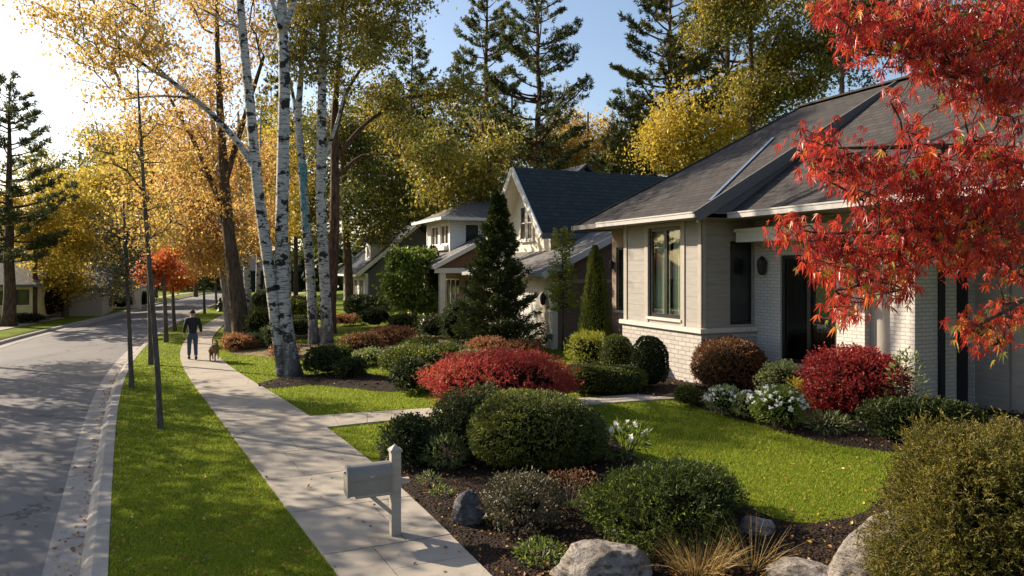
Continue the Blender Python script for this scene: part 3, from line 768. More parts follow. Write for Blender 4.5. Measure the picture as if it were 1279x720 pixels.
tree('oak_tree', 'dark straight trunk on the far lawn carrying low dull green boughs', 'tree',
     [TP(45, (437,396,12),(436,350,11),(433,290,10),(430,220,8),(428,140,5)), TP(45, (432,255,6),(470,225,4),(530,228,2.5)), TP(45, (432,285,5),(470,268,3.5),(520,262,2))],
     [E(470,245,60,35,44), E(530,245,45,28,44), E(440,170,60,50,45), E(470,285,40,22,44), E(520,190,60,40,46)], M['olive'], M['bark'], 200, 66, .15, .75, 42, None, zmin=5, droop=.2)
tree('autumn_tree', 'golden olive tree leaning over the roof of the white two storey house', 'tree',
     [TP(36, (640,420,10),(632,340,9),(622,260,7),(610,200,5),(600,140,3)), TP(36, (622,260,5),(590,240,4),(550,232,2.5))],
     [E(600,215,50,40,36), E(560,240,45,25,35.5), E(620,170,40,35,36), E(545,200,35,30,36)], M['yolive'], M['bark'], 130, 64, .12, .6, 43, None, zmin=5)

# --- trees beyond
gt = 'autumn trees behind the houses and along the street'
def bg(label, px, pyb, Y, tops, ells, mat, nc, nl, ls, sig, seed, tw=8, bm='bark', cat='tree', name='autumn_tree', gap=.3):
    return tree(name, label, cat, [TP(Y, (px,pyb,tw),(px+(tops[0]-px)*.35,pyb+(tops[1]-pyb)*.4,tw*.85),(tops[0],tops[1],tw*.35))], [E(*e, Y) for e in ells], M[mat], M[bm], nc, nl, ls, sig, seed, gt, droop=.25, gap=gap)
bg('yellow tree beyond the road nearest the big left pine', 43, 400, 41, (46,270), [(48,325,34,30),(40,270,40,40)], 'yellow', 70, 70, .14, .7, 51, 7)
bg('yellow tree with a forked trunk beyond the road, second from the left pine', 82, 396, 45, (84,230), [(85,285,42,55),(70,240,35,30),(100,320,28,28),(90,350,28,20)], 'yellow', 110, 70, .15, .75, 52, 7)
bg('yellow green tree beyond the road behind the second bare sapling', 117, 389, 51, (122,215), [(125,275,45,65),(140,225,35,35),(135,345,30,26),(112,352,22,18)], 'yellow', 120, 70, .16, .85, 53, 6)
bg('farther yellow tree across the road left of the red crowned sapling', 158, 383, 62, (160,210), [(160,290,38,60),(165,225,40,45)], 'yolive', 110, 70, .2, 1.0, 54, 5)
bg('hazy golden tree in the background above the road', 195, 378, 74, (195,180), [(195,250,45,70),(180,190,45,45),(230,230,40,50)], 'gold', 130, 75, .24, 1.2, 55, 5)
bg('pale yellow tree far behind the bare saplings', 105, 384, 75, (100,190), [(95,250,50,55),(60,220,40,30),(140,190,40,40)], 'yolive', 130, 70, .24, 1.2, 56, 5)
bg('orange background tree between the massive trunk and the road end', 245, 376, 80, (245,210), [(245,270,40,50),(285,250,40,60),(320,260,35,60)], 'orange', 130, 75, .26, 1.2, 57, 5)
bg('dull green background tree seen between the birch stems', 370, 384, 66, (370,130), [(370,210,50,80),(340,170,35,50),(400,260,40,40)], 'yolive', 150, 75, .21, 1.1, 58, 6)
bg('dark olive background tree right of the brown oak trunk', 490, 378, 64, (490,110), [(480,180,60,60),(545,180,50,50),(450,240,45,45)], 'olive', 170, 75, .21, 1.1, 59, 6)
bg('glowing yellow tree behind the far white houses', 545, 372, 66, (550,170), [(540,235,50,35),(590,220,40,40),(500,240,40,30)], 'gold', 130, 70, .21, 1.0, 60, 6)
bg('golden tree behind the blue roofed house', 735, 372, 58, (735,140), [(730,175,45,38),(700,195,35,28),(770,205,35,30)], 'gold', 130, 70, .18, .9, 61, 6)
bg('amber maple rising behind the main roof', 872, 372, 37, (860,110), [(845,160,36,24),(825,188,26,18),(862,198,34,18),(898,190,32,20),(868,118,34,22),(910,150,34,26),(832,132,24,16),(880,90,24,16)], 'yellow', 190, 52, .13, .85, 62, 8, cat='maple', gap=.4)
bg('big dark trunked tree with a broad olive crown above the main roof', 942, 372, 35, (938,30), [(915,105,38,35),(960,95,40,40),(1000,60,45,35),(945,40,45,40),(890,55,35,30),(900,5,50,35),(980,-10,60,40),(1015,100,28,28),(955,135,34,22),(990,110,30,24),(1035,80,26,26)], 'yolive', 340, 66, .12, .65, 63, 13, gap=.34)
bg('olive gold tree filling the gap under the olive needled pine behind the roofs', 800, 372, 54, (800,150), [(795,185,38,28),(770,205,30,20),(830,200,30,24)], 'yolive', 120, 60, .17, .9, 66, 7)
bg('brownish gold tree behind the tall open pines', 640, 372, 60, (640,120), [(640,180,38,35),(600,205,30,26),(672,205,26,24)], 'yolive', 120, 60, .19, .9, 67, 7)
bg('olive green tree behind the white two storey house', 560, 374, 56, (560,190), [(520,270,34,28),(550,235,30,24),(500,300,26,26)], 'olive', 110, 60, .18, .8, 68, 7)
bg('shadowed green tree at the right end of the main ridge', 1052, 372, 32, (1052,10), [(1040,70,24,34),(1065,45,30,36),(1085,15,40,30),(1095,85,24,24),(1045,15,30,30),(1060,85,26,22)], 'olive', 130, 70, .11, .55, 64, 10)
bg('leafy tree over the main roof hidden mostly by red maple branches', 1180, 372, 34, (1180,40), [(1180,40,70,50),(1260,30,70,60)], 'olive', 130, 60, .12, .6, 65, 10)
gp_ = 'tall pines'
pine('pine_tree', 'dark pine at the left edge across the road', 12, 405, 38, 98, 325, 78, 71, None, M['bark'], 15, gp_)
pine('pine_tree', 'tall open pine with bare lower trunk behind the conical spruce', 608, 380, 47, -60, 215, 62, 72, None, None, 13, gp_, dens=1.1)
pine('pine_tree', 'tall pine with upswept boughs left of the sky gap', 674, 380, 44, -55, 235, 84, 73, None, None, 14, gp_, dens=1.0, shape=.6)
pine('pine_tree', 'pine with olive gold needles right of the sky gap', 838, 372, 42, -70, 240, 96, 74, M['pineo'], None, 14, gp_, dens=1.4, shape=.6)
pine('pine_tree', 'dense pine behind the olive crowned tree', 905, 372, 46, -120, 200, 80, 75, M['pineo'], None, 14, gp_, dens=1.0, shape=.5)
pine('pine_tree', 'dusky pine behind the golden roof tree in the middle', 575, 380, 58, 60, 260, 55, 76, None, None, 9, gp_, dens=.9)
pine('pine_tree', 'short dark pine low behind the blue roofed house', 785, 372, 52, 110, 270, 48, 77, None, None, 9, gp_, dens=1.0)
pine('pine_tree', 'far dark pine showing between the birch stems', 333, 384, 70, 95, 320, 34, 78, None, None, 7, gp_, dens=.7, needle=.34)
pine('pine_tree', 'slim far pine above the distant slate roof', 515, 378, 62, 20, 280, 50, 79, None, None, 8, gp_, dens=.8, needle=.3)

# --- the dark wood that closes the street
def far_wood():
    rng = np.random.default_rng(9); mb = MB()
    for _ in range(150):
        px = rng.uniform(-60, 560); Y = rng.uniform(92, 125); x = (px-CX)/F*Y
        a_, b_ = ab(x, Y)
        if Lb(a_)-1 < b_ < Rb(a_)+3: continue
        H = rng.uniform(3.5, 8.5); n = 420
        P = np.stack((x+rng.normal(0, 1.5, n), Y+rng.normal(0, 1.5, n), rng.random(n)**.8*H), 1)
        leaves(mb, P, rng.normal(size=(n, 3)), rng.uniform(.5, 1.0, n), .7, np.clip(rng.normal(.45, .2, n), 0, 1), 0, rng)
    tag(mb.build('far_wood', M['spruce']), 'dark mass of distant trees closing the end of the street', 'wood', kind='stuff')
far_wood()

# --- trees across the road, outside the picture, whose shade falls on the road and verge
tl = 'trees across the road near the viewer'
def shade_tree(x, y, H, R, seed, label, nc=9, nl=340, mat='olive'):
    z = h(x, y); tr = [[(x, y, z, .17), (x+.1, y, z+H*.4, .13), (x+.2, y+.1, z+H*.9, .04)]]
    ells = [(np.array((x, y, z+H*.68)), np.array((R, R, H*.30))), (np.array((x+R*.5, y-R*.3, z+H*.5)), np.array((R*.7, R*.7, H*.18)))]
    return tree('autumn_tree', label, 'tree', tr, ells, M[mat], M['bark'], nc, nl, .12, .80, seed, tl, gap=.0)
# ------------------------------------------------------------------ shrubs
def shrub(name, label, cat, px, pyt, pyb, wpx, mat, leaf=.045, n=None, kind='clipped', seed=0, group=None, lump=.07, box=1.0, deep=1.0, core=True, out=.8, wid=.6, cover=2.0, lift=0.0, cr=.84, stems=0, flowers=None, spray=0):
    rng = np.random.default_rng(seed+500)
    g = gp(px, pyb); Y0 = g.y; r = wpx*.5/F*Y0; Yc = Y0+r*.55*deep; r = wpx*.5/F*Yc
    x = (px-CX)/F*Yc; z0 = h(x, Yc)+(.04 if cat != 'hedge' else .02)
    H = max(.12, CH-(pyt-HY)/F*(Yc)-z0)
    root_loc = (x, Yc, z0)
    fld = lobes(rng, 6, lump, 3.2); fine = lobes(rng, 8, lump*.5, 8.0)
    area = 4*math.pi*((r*r*deep+2*r*H*.5)/3)
    if n is None: n = int(min(26000, max(900, cover*area/(leaf*leaf*wid*.5))))
    d = norm(rng.normal(size=(n, 3))); lo = d[:, 2] < -.75; d[lo, 2] *= -1
    dd = np.sign(d)*np.abs(d)**box; dd /= (np.abs(dd)**(2/box)).sum(1)[:, None]**(box/2) if box != 1 else 1
    rad = 1+fld(d)+fine(d)
    if kind == 'clipped': rad = rad-np.abs(rng.normal(0, .045, n))
    else: rad = rad*(1-np.abs(rng.normal(0, .17, n)))+rng.normal(0, .05, n)
    P = dd*rad[:, None]*np.array((r, r*deep, H*.5)); P[:, 2] += H*.5+lift
    P[:, 2] = np.maximum(P[:, 2], .02+.05*rng.random(n))
    D = d*out+norm(rng.normal(size=(n, 3)))+np.array((0, 0, .15 if kind == 'clipped' else .35))
    cl = fld(d)/max(lump, .01)*.10
    hol = np.array([mnoise.noise(Vector(q*2.3+seed*1.7)) for q in d]) if kind != 'clipped' else None
    if hol is not None:
        kp = (hol < .22) | (rng.random(n) < .35); P, D, cl, n = P[kp], D[kp], cl[kp], int(kp.sum())
    if spray and kind != 'clipped':
        P = (P-np.array((0, 0, H*.5)))*(1+np.abs(rng.normal(0, .055, (n, 1))))+np.array((0, 0, H*.5)); P[:, 2] = np.maximum(P[:, 2], .02)
    if spray:                                   # twig tips of several leaves each
        m = n//spray; ii = np.repeat(np.arange(m), spray); n = len(ii)
        tipd = norm(D[:m]); tt = np.tile(np.arange(spray)/spray, m)[:, None]
        P = P[:m][ii]+tipd[ii]*leaf*(2.6*tt-.6); D = tipd[ii]*.9+norm(rng.normal(size=(n, 3)))*.8; cl = cl[:m][ii]+rng.normal(0, .13, m)[ii]+.10*(tt[:, 0]-.3)
    var = np.clip(.45+cl+rng.normal(0, .17 if not spray else .12, n), 0, 1)
    mb = MB(); leaves(mb, P, D, leaf*rng.uniform(.65, 1.3, n), wid, var, 0, rng)
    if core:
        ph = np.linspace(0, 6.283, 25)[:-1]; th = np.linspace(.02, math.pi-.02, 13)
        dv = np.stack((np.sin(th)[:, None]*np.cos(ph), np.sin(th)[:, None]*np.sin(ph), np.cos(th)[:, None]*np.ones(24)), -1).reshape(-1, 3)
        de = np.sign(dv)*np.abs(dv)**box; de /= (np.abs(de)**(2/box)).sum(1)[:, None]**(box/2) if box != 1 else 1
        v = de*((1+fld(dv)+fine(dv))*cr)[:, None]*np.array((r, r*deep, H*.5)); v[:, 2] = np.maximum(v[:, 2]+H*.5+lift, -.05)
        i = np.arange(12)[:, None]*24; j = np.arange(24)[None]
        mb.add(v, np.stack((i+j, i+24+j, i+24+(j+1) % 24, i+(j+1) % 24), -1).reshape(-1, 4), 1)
    root = None
    if stems or flowers:
        root = empty(name, root_loc, label, cat, 0, group)
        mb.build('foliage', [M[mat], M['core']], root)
        if stems:
            ms = MB()
            for _ in range(stems):
                a = rng.random()*6.283; q = rng.uniform(.25, .75)
                e = np.array((math.cos(a)*r*q, math.sin(a)*r*q, H*rng.uniform(.4, .8)))
                ms.tube([(e[0]*.15, e[1]*.15, -.05), (e[0]*.5, e[1]*.5, e[2]*.45), e], [.014, .01, .005], 4)
            ms.build('stem', M['barkgrey'], root)
        if flowers:
            nf, size = flowers
            for _ in range(nf):
                q = norm(rng.normal(size=3)); q[2] = abs(q[2])*.9+.2; q[1] -= .35; q = norm(q)
                c = q*np.array((r, r*deep, H*.5))*1.04+np.array((0, 0, H*.5))
                mf = MB(); k = rng.integers(6, 10); dr = norm(rng.normal(size=(k, 3)))*.9+q*.6
                leaves(mf, np.repeat(c[None], k, 0), dr, size*rng.uniform(.7, 1.1, k), .8, rng.random(k), 0, rng, .1)
                mf.build('flower', M['petal'], root)
        return root
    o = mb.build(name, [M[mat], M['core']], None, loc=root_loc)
    return tag(o, label, cat, group)
g1 = 'clipped shrubs of the front beds'
shrub('boxwood_shrub', 'largest clipped round boxwood, centre of the front mulch bed', 'shrub', 670, 494, 594, 164, 'box', .034, 40000, 'clipped', 1, g1, .07, .85, spray=5, cr=.86)
shrub('boxwood_shrub', 'dark clipped shrub tucked behind the left of the largest round boxwood', 'shrub', 588, 490, 580, 90, 'dkbox', .045, 12000, 'loose', 2, g1, .1, .9, spray=5, cr=.78)
shrub('leafy_shrub', 'dark green leafy shrub left of the barberry, beside the small front lawn', 'shrub', 512, 521, 588, 66, 'dkbox', .05, 6500, 'loose', 3, g1, .14, stems=8, spray=5, cr=.7)
shrub('barberry_hedge', 'long red barberry hedge behind the largest round boxwood', 'hedge', 627, 445, 526, 176, 'barberry', .05, 34000, 'loose', 4, None, .10, 1.0, deep=.75, out=1.0, wid=.5, spray=6, cr=.76)
shrub('leafy_shrub', 'pale lance leaved plant at the foot of the dark clipped shrub', 'plant', 556, 545, 592, 56, 'sage', .10, 900, 'loose', 5, None, .1, out=1.2, wid=.25, core=False, stems=5)
shrub('twiggy_shrub', 'brownish small leaved shrub right of the dark boulder', 'shrub', 655, 600, 672, 104, 'twiggy', .036, 6500, 'loose', 6, None, .2, cr=.4, stems=18, spray=5)
shrub('twiggy_shrub', 'sparse reddish twig tangle under the largest round boxwood', 'shrub', 712, 588, 650, 84, 'brownball', .03, 1500, 'loose', 7, None, .1, core=False, stems=22)
shrub('yew_shrub', 'wide dark spreading yew in front of the main lawn', 'shrub', 838, 596, 684, 182, 'yew', .05, 30000, 'loose', 8, None, .22, .9, out=1.1, wid=.30, cr=.72, spray=7)
shrub('yew_shrub', 'small grey green leafy clump at the left foot of the spreading yew', 'plant', 778, 612, 676, 70, 'dkbox', .07, 1600, 'loose', 9, None, .12, out=1.2, wid=.35, cr=.6)
shrub('cedar_shrub', 'huge olive gold cedar bush filling the lower right corner', 'shrub', 1232, 548, 860, 226, 'cedar', .034, 130000, 'loose', 10, None, .13, .85, out=1.0, wid=.30, cr=.72, spray=8)
shrub('weed_clump', 'low green weed clump beside the largest pale boulder', 'plant', 676, 678, 716, 66, 'green', .06, 420, 'loose', 11, None, .1, core=False, wid=.4, stems=10)
shrub('weed_clump', 'tiny green tuft left of the dark boulder', 'plant', 552, 609, 626, 26, 'green', .07, 130, 'loose', 12, None, .1, core=False, wid=.22, out=1.3)
shrub('weed_clump', 'tiny pale green tuft above the dark boulder beside the mulch edge', 'plant', 537, 592, 611, 28, 'sage', .06, 150, 'loose', 13, None, .1, core=False, wid=.25, out=1.3)
shrub('lily_plant', 'white flowering lily plant between the round boxwood and the yew', 'flower plant', 783, 530, 585, 54, 'green', .13, 260, 'loose', 14, None, .15, core=False, wid=.28, out=1.5, stems=9, flowers=(13, .075))
g2 = 'shrubs along the main house'
shrub('round_shrub', 'russet brown round clipped shrub at the corner of the main house', 'shrub', 911, 424, 490, 90, 'brownball', .045, 16000, 'clipped', 15, g2, .05, .9, spray=4)
shrub('round_shrub', 'crimson round shrub in front of the white brick wall', 'shrub', 1067, 441, 528, 118, 'redball', .05, 22000, 'loose', 16, g2, .09, .9, spray=4, cr=.8)
gf = 'white flowered plants along the main lawn'
shrub('flower_plant', 'left white flowered plant under the russet round shrub', 'flower plant', 905, 484, 522, 46, 'sage', .05, 1500, 'loose', 17, gf, .1, cr=.6, flowers=(38, .05))
shrub('flower_plant', 'middle white flowered plant along the main lawn edge', 'flower plant', 936, 490, 528, 36, 'sage', .05, 1100, 'loose', 18, gf, .1, cr=.6, flowers=(30, .05))
shrub('flower_plant', 'largest white flowered plant beside the crimson round shrub', 'flower plant', 972, 484, 542, 66, 'green', .05, 2600, 'loose', 19, gf, .1, cr=.65, flowers=(58, .052))
shrub('leafy_shrub', 'golden leaved plant between the white flowers and the crimson shrub', 'plant', 1000, 473, 520, 34, 'yellow', .08, 420, 'loose', 20, g2, .1, core=False, wid=.35, out=1.2, stems=5)
shrub('grass_tuft_plant', 'spiky pale plant at the foot of the crimson round shrub', 'plant', 1036, 519, 546, 56, 'sage', .13, 420, 'loose', 21, g2, .1, core=False, wid=.14, out=1.4)
shrub('low_hedge', 'dark low hedge along the garage side bed', 'hedge', 1148, 500, 556, 150, 'dkbox', .05, 9000, 'loose', 22, None, .08, .8, deep=.45)
shrub('leafy_shrub', 'tall leggy green plant right of the crimson round shrub', 'plant', 1130, 440, 540, 44, 'sage', .09, 420, 'loose', 23, g2, .1, core=False, wid=.4, out=1.0, stems=9)
shrub('leafy_shrub', 'pale grey green mound under the tall dark window', 'plant', 980, 452, 512, 66, 'sage', .05, 2200, 'loose', 24, g2, .08, cr=.7)
shrub('round_shrub', 'small dark round box beside the end of the path', 'shrub', 859, 482, 510, 32, 'box', .045, 2200, 'clipped', 25, g2, .05)
shrub('round_shrub', 'grey green egg shaped clipped shrub below the big front window', 'shrub', 812, 423, 488, 48, 'dkbox', .045, 6000, 'clipped', 26, g2, .05, .95)
shrub('round_shrub', 'olive round clipped shrub left of the egg shaped one', 'shrub', 771, 419, 470, 44, 'box', .045, 5000, 'clipped', 27, g2, .05, .9)
shrub('leafy_shrub', 'lime yellow feathery shrub in front of the narrow arborvitae', 'shrub', 738, 415, 465, 54, 'lime', .06, 4200, 'loose', 28, g2, .16, wid=.3, out=1.1, spray=6, cr=.7)
shrub('low_hedge', 'flat low green hedge mound in front of the two clipped round shrubs', 'hedge', 752, 456, 494, 104, 'box', .05, 9000, 'clipped', 29, None, .07, .8, deep=.6)
# mid garden
gm = 'shrubs of the middle garden beds'
MID = [
 (407,436,472,48,'dkbox','clipped','dark square clipped shrub at the foot of the white birches'),
 (440,449,474,34,'dkbox','loose','small dark shrub right of the square clipped one'),
 (515,451,493,50,'dkbox','clipped','dark ball shaped shrub at the edge of the far lawn'),
 (515,437,466,74,'box','clipped','flat green clipped shrub behind the dark ball shaped one'),
 (527,424,446,44,'box','clipped','rounded olive shrub farther behind the flat clipped one'),
 (452,419,447,56,'brownball','loose','reddish brown spreading shrub beside the birch pair'),
 (492,409,432,54,'russet','loose','rusty orange low shrub in front of the small green tree'),
 (330,366,392,32,'dkbox','clipped','dark rounded shrub behind the massive brown trunk, upper one'),
 (326,385,430,34,'box','loose','tall olive shrub beside the massive brown trunk'),
 (345,407,436,36,'sage','loose','pale green low shrub behind the twin birch'),
 (372,372,398,40,'box','clipped','green rounded shrub seen between the birch stems'),
 (376,398,424,36,'dkbox','loose','dark low shrub between the twin birch and the birch pair'),
 (432,394,408,34,'russet','loose','rusty low shrub at the base of the dark straight trunk'),
 (300,421,440,44,'russet','loose','orange green ground cover clump at the massive trunk'),
 (575,372,432,54,'sage','loose','tall straggly pale shrub left of the conical spruce'),
 (545,395,425,40,'dkbox','loose','dark shrub in front of the porch of the white house'),
 (470,385,410,40,'dkbox','loose','dark shrub under the small green tree'),
 (505,395,416,36,'dkbox','clipped','low dark clipped shrub below the small green tree'),
 (560,432,462,60,'box','loose','olive leafy shrub between the barberry and the ball shaped shrub'),
 (612,425,452,60,'russet','loose','straw coloured ground plant at the foot of the conical spruce'),
 (405,378,404,34,'box','loose','olive shrub far behind the birch pair'),
 (455,372,398,50,'dkbox','clipped','dark hedge in front of the farthest white house'),
 (462,438,458,40,'sage','loose','pale green low plant between the reddish shrub and the dark ball'),
 (357,431,449,34,'russet','loose','rusty low plant just behind the twin birch trunks'),
 (590,440,464,46,'sage','loose','pale green plant behind the left end of the barberry'),
 (424,433,452,32,'box','loose','small olive shrub between the birch pair and the reddish shrub'),
 (655,428,447,44,'russet','loose','straw brown plant right of the conical spruce foot'),
 (318,418,436,30,'sage','loose','pale ground plant right of the massive trunk foot'),
]
for i, (px, t, b, w, mat, kd, lab) in enumerate(MID):
    shrub('garden_shrub', lab, 'shrub', px, t, b, w, mat, .065, None if kd == 'clipped' else min(8000, int(80*w)), kd, 40+i, gm, .12, .9, cover=1.7, cr=.74, spray=4)
gl = 'shrubs across the road'
for i, (px, t, b, w, mat, lab) in enumerate([(62,356,398,46,'yellow','yellow shrub against the pale bungalow wall across the road'),
        (98,358,394,40,'lime','yellow green shrub between two trunks across the road'),
        (122,360,391,38,'yellow','broad yellow shrub before the low grey garage across the road'),
        (150,363,387,32,'dkbox','dark green shrub across the road left of the second sapling'),
        (78,362,396,30,'box','olive shrub between the two yellow ones across the road'),
        (178,364,384,30,'box','olive shrub before the distant pale building across the road'),
        (128,368,388,26,'dkbox','small dark shrub across the road beside the slim trunk'),
        (30,392,405,50,'dkbox','low dark hedge under the left pine')]):
    shrub('garden_shrub', lab, 'shrub', px, t, b, w, mat, .09, 1500, 'loose', 80+i, gl, .1)

# --- conical evergreens and small trees
def spire(name, label, cat, px, pyt, pyb, wpx, mat, seed, loose=.0, leaf=.09, n=9000, wid=.28, trunkpx=4, power=.85, base_lift=.02, group=None, bulge=0.0):
    rng = np.random.default_rng(seed); g = gp(px, pyb); Y = g.y+wpx*.25/F*g.y
    x = (px-CX)/F*Y; z0 = h(x, Y); H = CH-(pyt-HY)/F*Y-z0; R = wpx*.5/F*Y
    root = empty(name, (x, Y, z0), label, cat, 0, group)
    mt = MB(); mt.tube([(0,0,-.2), (.02,0,H*.5), (0,0,H*.96)], [trunkpx*.5/F*Y, trunkpx*.3/F*Y, .006], 7)
    P, D = [], []
    if loose:                                              # tiers of separate boughs
        nb = int(150*loose)
        for i in range(nb):
            f = (i+rng.random())/nb; f = f**1.15; L = R*((1-f)**power)*rng.uniform(.62, 1.22)+.12; az = rng.random()*6.283
            d = np.array((math.cos(az), math.sin(az), 0.)); z = base_lift*H+f*H*(1-base_lift)*.97
            up = rng.uniform(-.05, .35)+.5*f
            t = np.linspace(0, 1, 4)[:, None]; pts = np.array((0, 0, z))+d*L*t+np.array((0, 0, 1.))*(L*up*t-.12*L*np.sin(t*3.1))
            mt.tube(pts, [.016, .012, .008, .003], 4)
            m = int(n/nb); s = rng.uniform(.2, 1, m)**.7
            q = np.stack([np.interp(s, t[:, 0], pts[:, k]) for k in range(3)], 1)
            lat = np.cross(d, (0, 0, 1.))[None]*rng.normal(0, .22, (m, 1))*L*(1.1-.75*s[:, None])+np.array((0, 0, 1.))*rng.normal(-.02, .05, (m, 1))
            P.append(q+lat); D.append(d*.8+lat*1.2+np.array((0, 0, .1))+rng.normal(0, .45, (m, 3)))
    else:
        f = rng.random(n)**1.25; az = rng.random(n)*6.283; fld = lobes(rng, 9, .15, 6.0)
        dd = np.stack((np.cos(az), np.sin(az), f*3), 1)
        prof = (1-f)**power*(1-np.exp(-(f+.06)/.10))*(1+bulge*np.sin(f*3.14))
        rr = R*(prof+.015)*(1+fld(dd)*1.2)*(1-np.abs(rng.normal(0, .12, n)))
        P = [np.stack((np.cos(az)*rr, np.sin(az)*rr, base_lift*H+f*H*(1-base_lift)), 1)]; D = [np.stack((np.cos(az)*.6, np.sin(az)*.6, np.full(n, 1.0)), 1)+rng.normal(0, .4, (n, 3))]
    P = np.vstack(P); D = np.vstack(D); n = len(P)
    mb = MB(); leaves(mb, P, D, leaf*rng.uniform(.7, 1.3, n), wid, np.clip(rng.normal(.45, .22, n), 0, 1), 0, rng)
    if not loose:                                          # solid dark core for the twigs, inner shade put into its colour
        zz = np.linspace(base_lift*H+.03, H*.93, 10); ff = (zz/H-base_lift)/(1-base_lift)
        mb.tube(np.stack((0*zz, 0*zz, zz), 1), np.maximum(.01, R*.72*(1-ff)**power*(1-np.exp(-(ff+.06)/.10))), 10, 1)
    mt.build('trunk', M['bark'], root, smooth=True)
    mb.build('crown', [M[mat], M['core']], root)
    return root
spire('spruce_tree', 'conical dark spruce in front of the blue roofed house', 'conifer', 623, 240, 442, 104, 'spruce', 90, loose=2.0, leaf=.115, n=46000, power=.95, wid=.34)
spire('arborvitae_tree', 'narrow pointed arborvitae against the end of the main house', 'conifer', 744, 308, 453, 46, 'thuja', 91, leaf=.07, n=11000, power=.6, bulge=.1)
spire('columnar_tree', 'slim yellow green columnar tree with a bare stem at the brown brick garage', 'small tree', 703, 286, 443, 30, 'lime', 92, loose=.62, leaf=.085, n=2600, wid=.55, power=.3, base_lift=.36, trunkpx=3)
spire('columnar_tree', 'dark columnar evergreen beside the small green tree', 'conifer', 541, 308, 408, 26, 'dkbox', 93, leaf=.09, n=4500, power=.4, base_lift=.15, trunkpx=6, wid=.5, bulge=.2)
tree('small_tree', 'small bushy bright green tree on the far lawn', 'small tree', [TP(32.5, (520,412,6),(518,390,5),(515,350,4),(515,320,2))],
     [E(510,352,26,34,32.5), E(527,335,18,24,32.5), E(494,372,17,20,32.5), E(502,325,14,14,32.5), E(528,375,16,18,32.5)], M['green'], M['barkpale'], 110, 60, .13, .30, 94, None, zmin=1.2)

# --- boulders, dry grass
def boulder(label, px, pyt, pyb, wpx, mat, seed, deep=.9, cuts=9, tilt=0.0, sink=.18):
    rng = np.random.default_rng(seed+70); g = gp(px, pyb); r = wpx*.5/F*g.y; Y = g.y+r*.5*deep; x = (px-CX)/F*Y; r = wpx*.5/F*Y
    z0 = h(x, Y); H = CH-(pyt-HY)/F*Y-z0
    import bmesh
    bm = bmesh.new(); bmesh.ops.create_icosphere(bm, subdivisions=5, radius=1)
    N = norm(rng.normal(size=(cuts, 3))); N[:, 2] = np.abs(N[:, 2])*.9; N = norm(N); dist = rng.uniform(.66, .92, cuts)
    for v in bm.verts:
        p = np.array(v.co)
        for q, dd in zip(N, dist):
            e = p@q-dd
            if e > 0: p = p-q*e*.88
        s = Vector(p*1.4+seed*3.1)
        p = p*(1+.13*mnoise.fractal(s, 1.0, 2.0, 4)+.025*mnoise.fractal(s*5, 1.0, 2.0, 3))
        v.co = (p[0]*r, p[1]*r*deep, max(-.15, (p[2]+1)*.5*H*(1+sink)-sink*H)+tilt*p[0]*r)
    me = bpy.data.meshes.new('boulder'); bm.to_mesh(me); bm.free(); me.materials.append(M[mat])
    me.polygons.foreach_set('use_smooth', np.ones(len(me.polygons), bool))
    zmax = max(v.co.z for v in me.vertices)
    for v in me.vertices: v.co.z *= H/zmax if v.co.z > 0 else 1
    o = bpy.data.objects.new('boulder', me); o.location = (x, Y, z0); link(o)
    return tag(o, label, 'boulder', 'boulders in the front bed')
boulder('largest pale grey boulder at the bottom edge beside the weeds', 754, 676, 745, 122, 'rock', 1)
boulder('dark angular boulder in the mulch near the mailbox', 586, 612, 660, 46, 'rockd', 2, cuts=12)
boulder('tall pale boulder leaning against the olive cedar bush', 1122, 634, 770, 172, 'rock', 8, cuts=6, tilt=.1, deep=.6)
boulder('low pale boulder at the bottom edge left of the leaning one', 1002, 702, 740, 88, 'rock', 4)
boulder('small brown stone behind the dry grass', 945, 646, 674, 44, 'rock', 5)
def dry_grass(label, px, pyb, wpx, hpx, n, seed):
    rng = np.random.default_rng(seed); g = gp(px, pyb); R = wpx*.5/F*g.y; Hh = hpx/F*g.y; mb = MB()
    for i in range(n):
        a = rng.random()*6.283; b = rng.random()**.5*R*.45; o = np.array((math.cos(a)*b, math.sin(a)*b*.7, -.02))
        L = Hh*rng.uniform(.55, 1.15); d = np.array((math.cos(a)*rng.uniform(.1, .9), math.sin(a)*rng.uniform(.1, .9), 1.)); d /= np.linalg.norm(d)
        t = np.linspace(0, 1, 5)[:, None]; bend = np.array((math.cos(a), math.sin(a), -.7))*rng.uniform(0, .45)*L
        pts = o+d*L*t+bend*t**2.2; w = rng.uniform(.0025, .005); sd = norm(np.cross(d, rng.normal(size=3)))
        ww = w*(1-.85*t); v = np.stack((pts-sd*ww, pts+sd*ww), 1).reshape(-1, 3)
        k = np.arange(4)*2; mb.add(v, np.stack((k, k+1, k+3, k+2), 1), 0, np.clip(rng.normal(.5, .22), 0, 1))
    return tag(mb.build('grass_tuft', M['dry'], loc=(g.x, g.y, g.z+.04)), label, 'grass tuft', 'tufts of dry grass')
dry_grass('golden dry grass tuft right of the largest boulder', 872, 722, 120, 62, 420, 1)
dry_grass('sparser dry grass tuft in front of the small brown stone', 940, 716, 96, 66, 130, 2)
dry_grass('faint straw tuft in the mulch left of the golden tuft', 800, 700, 40, 26, 50, 3)

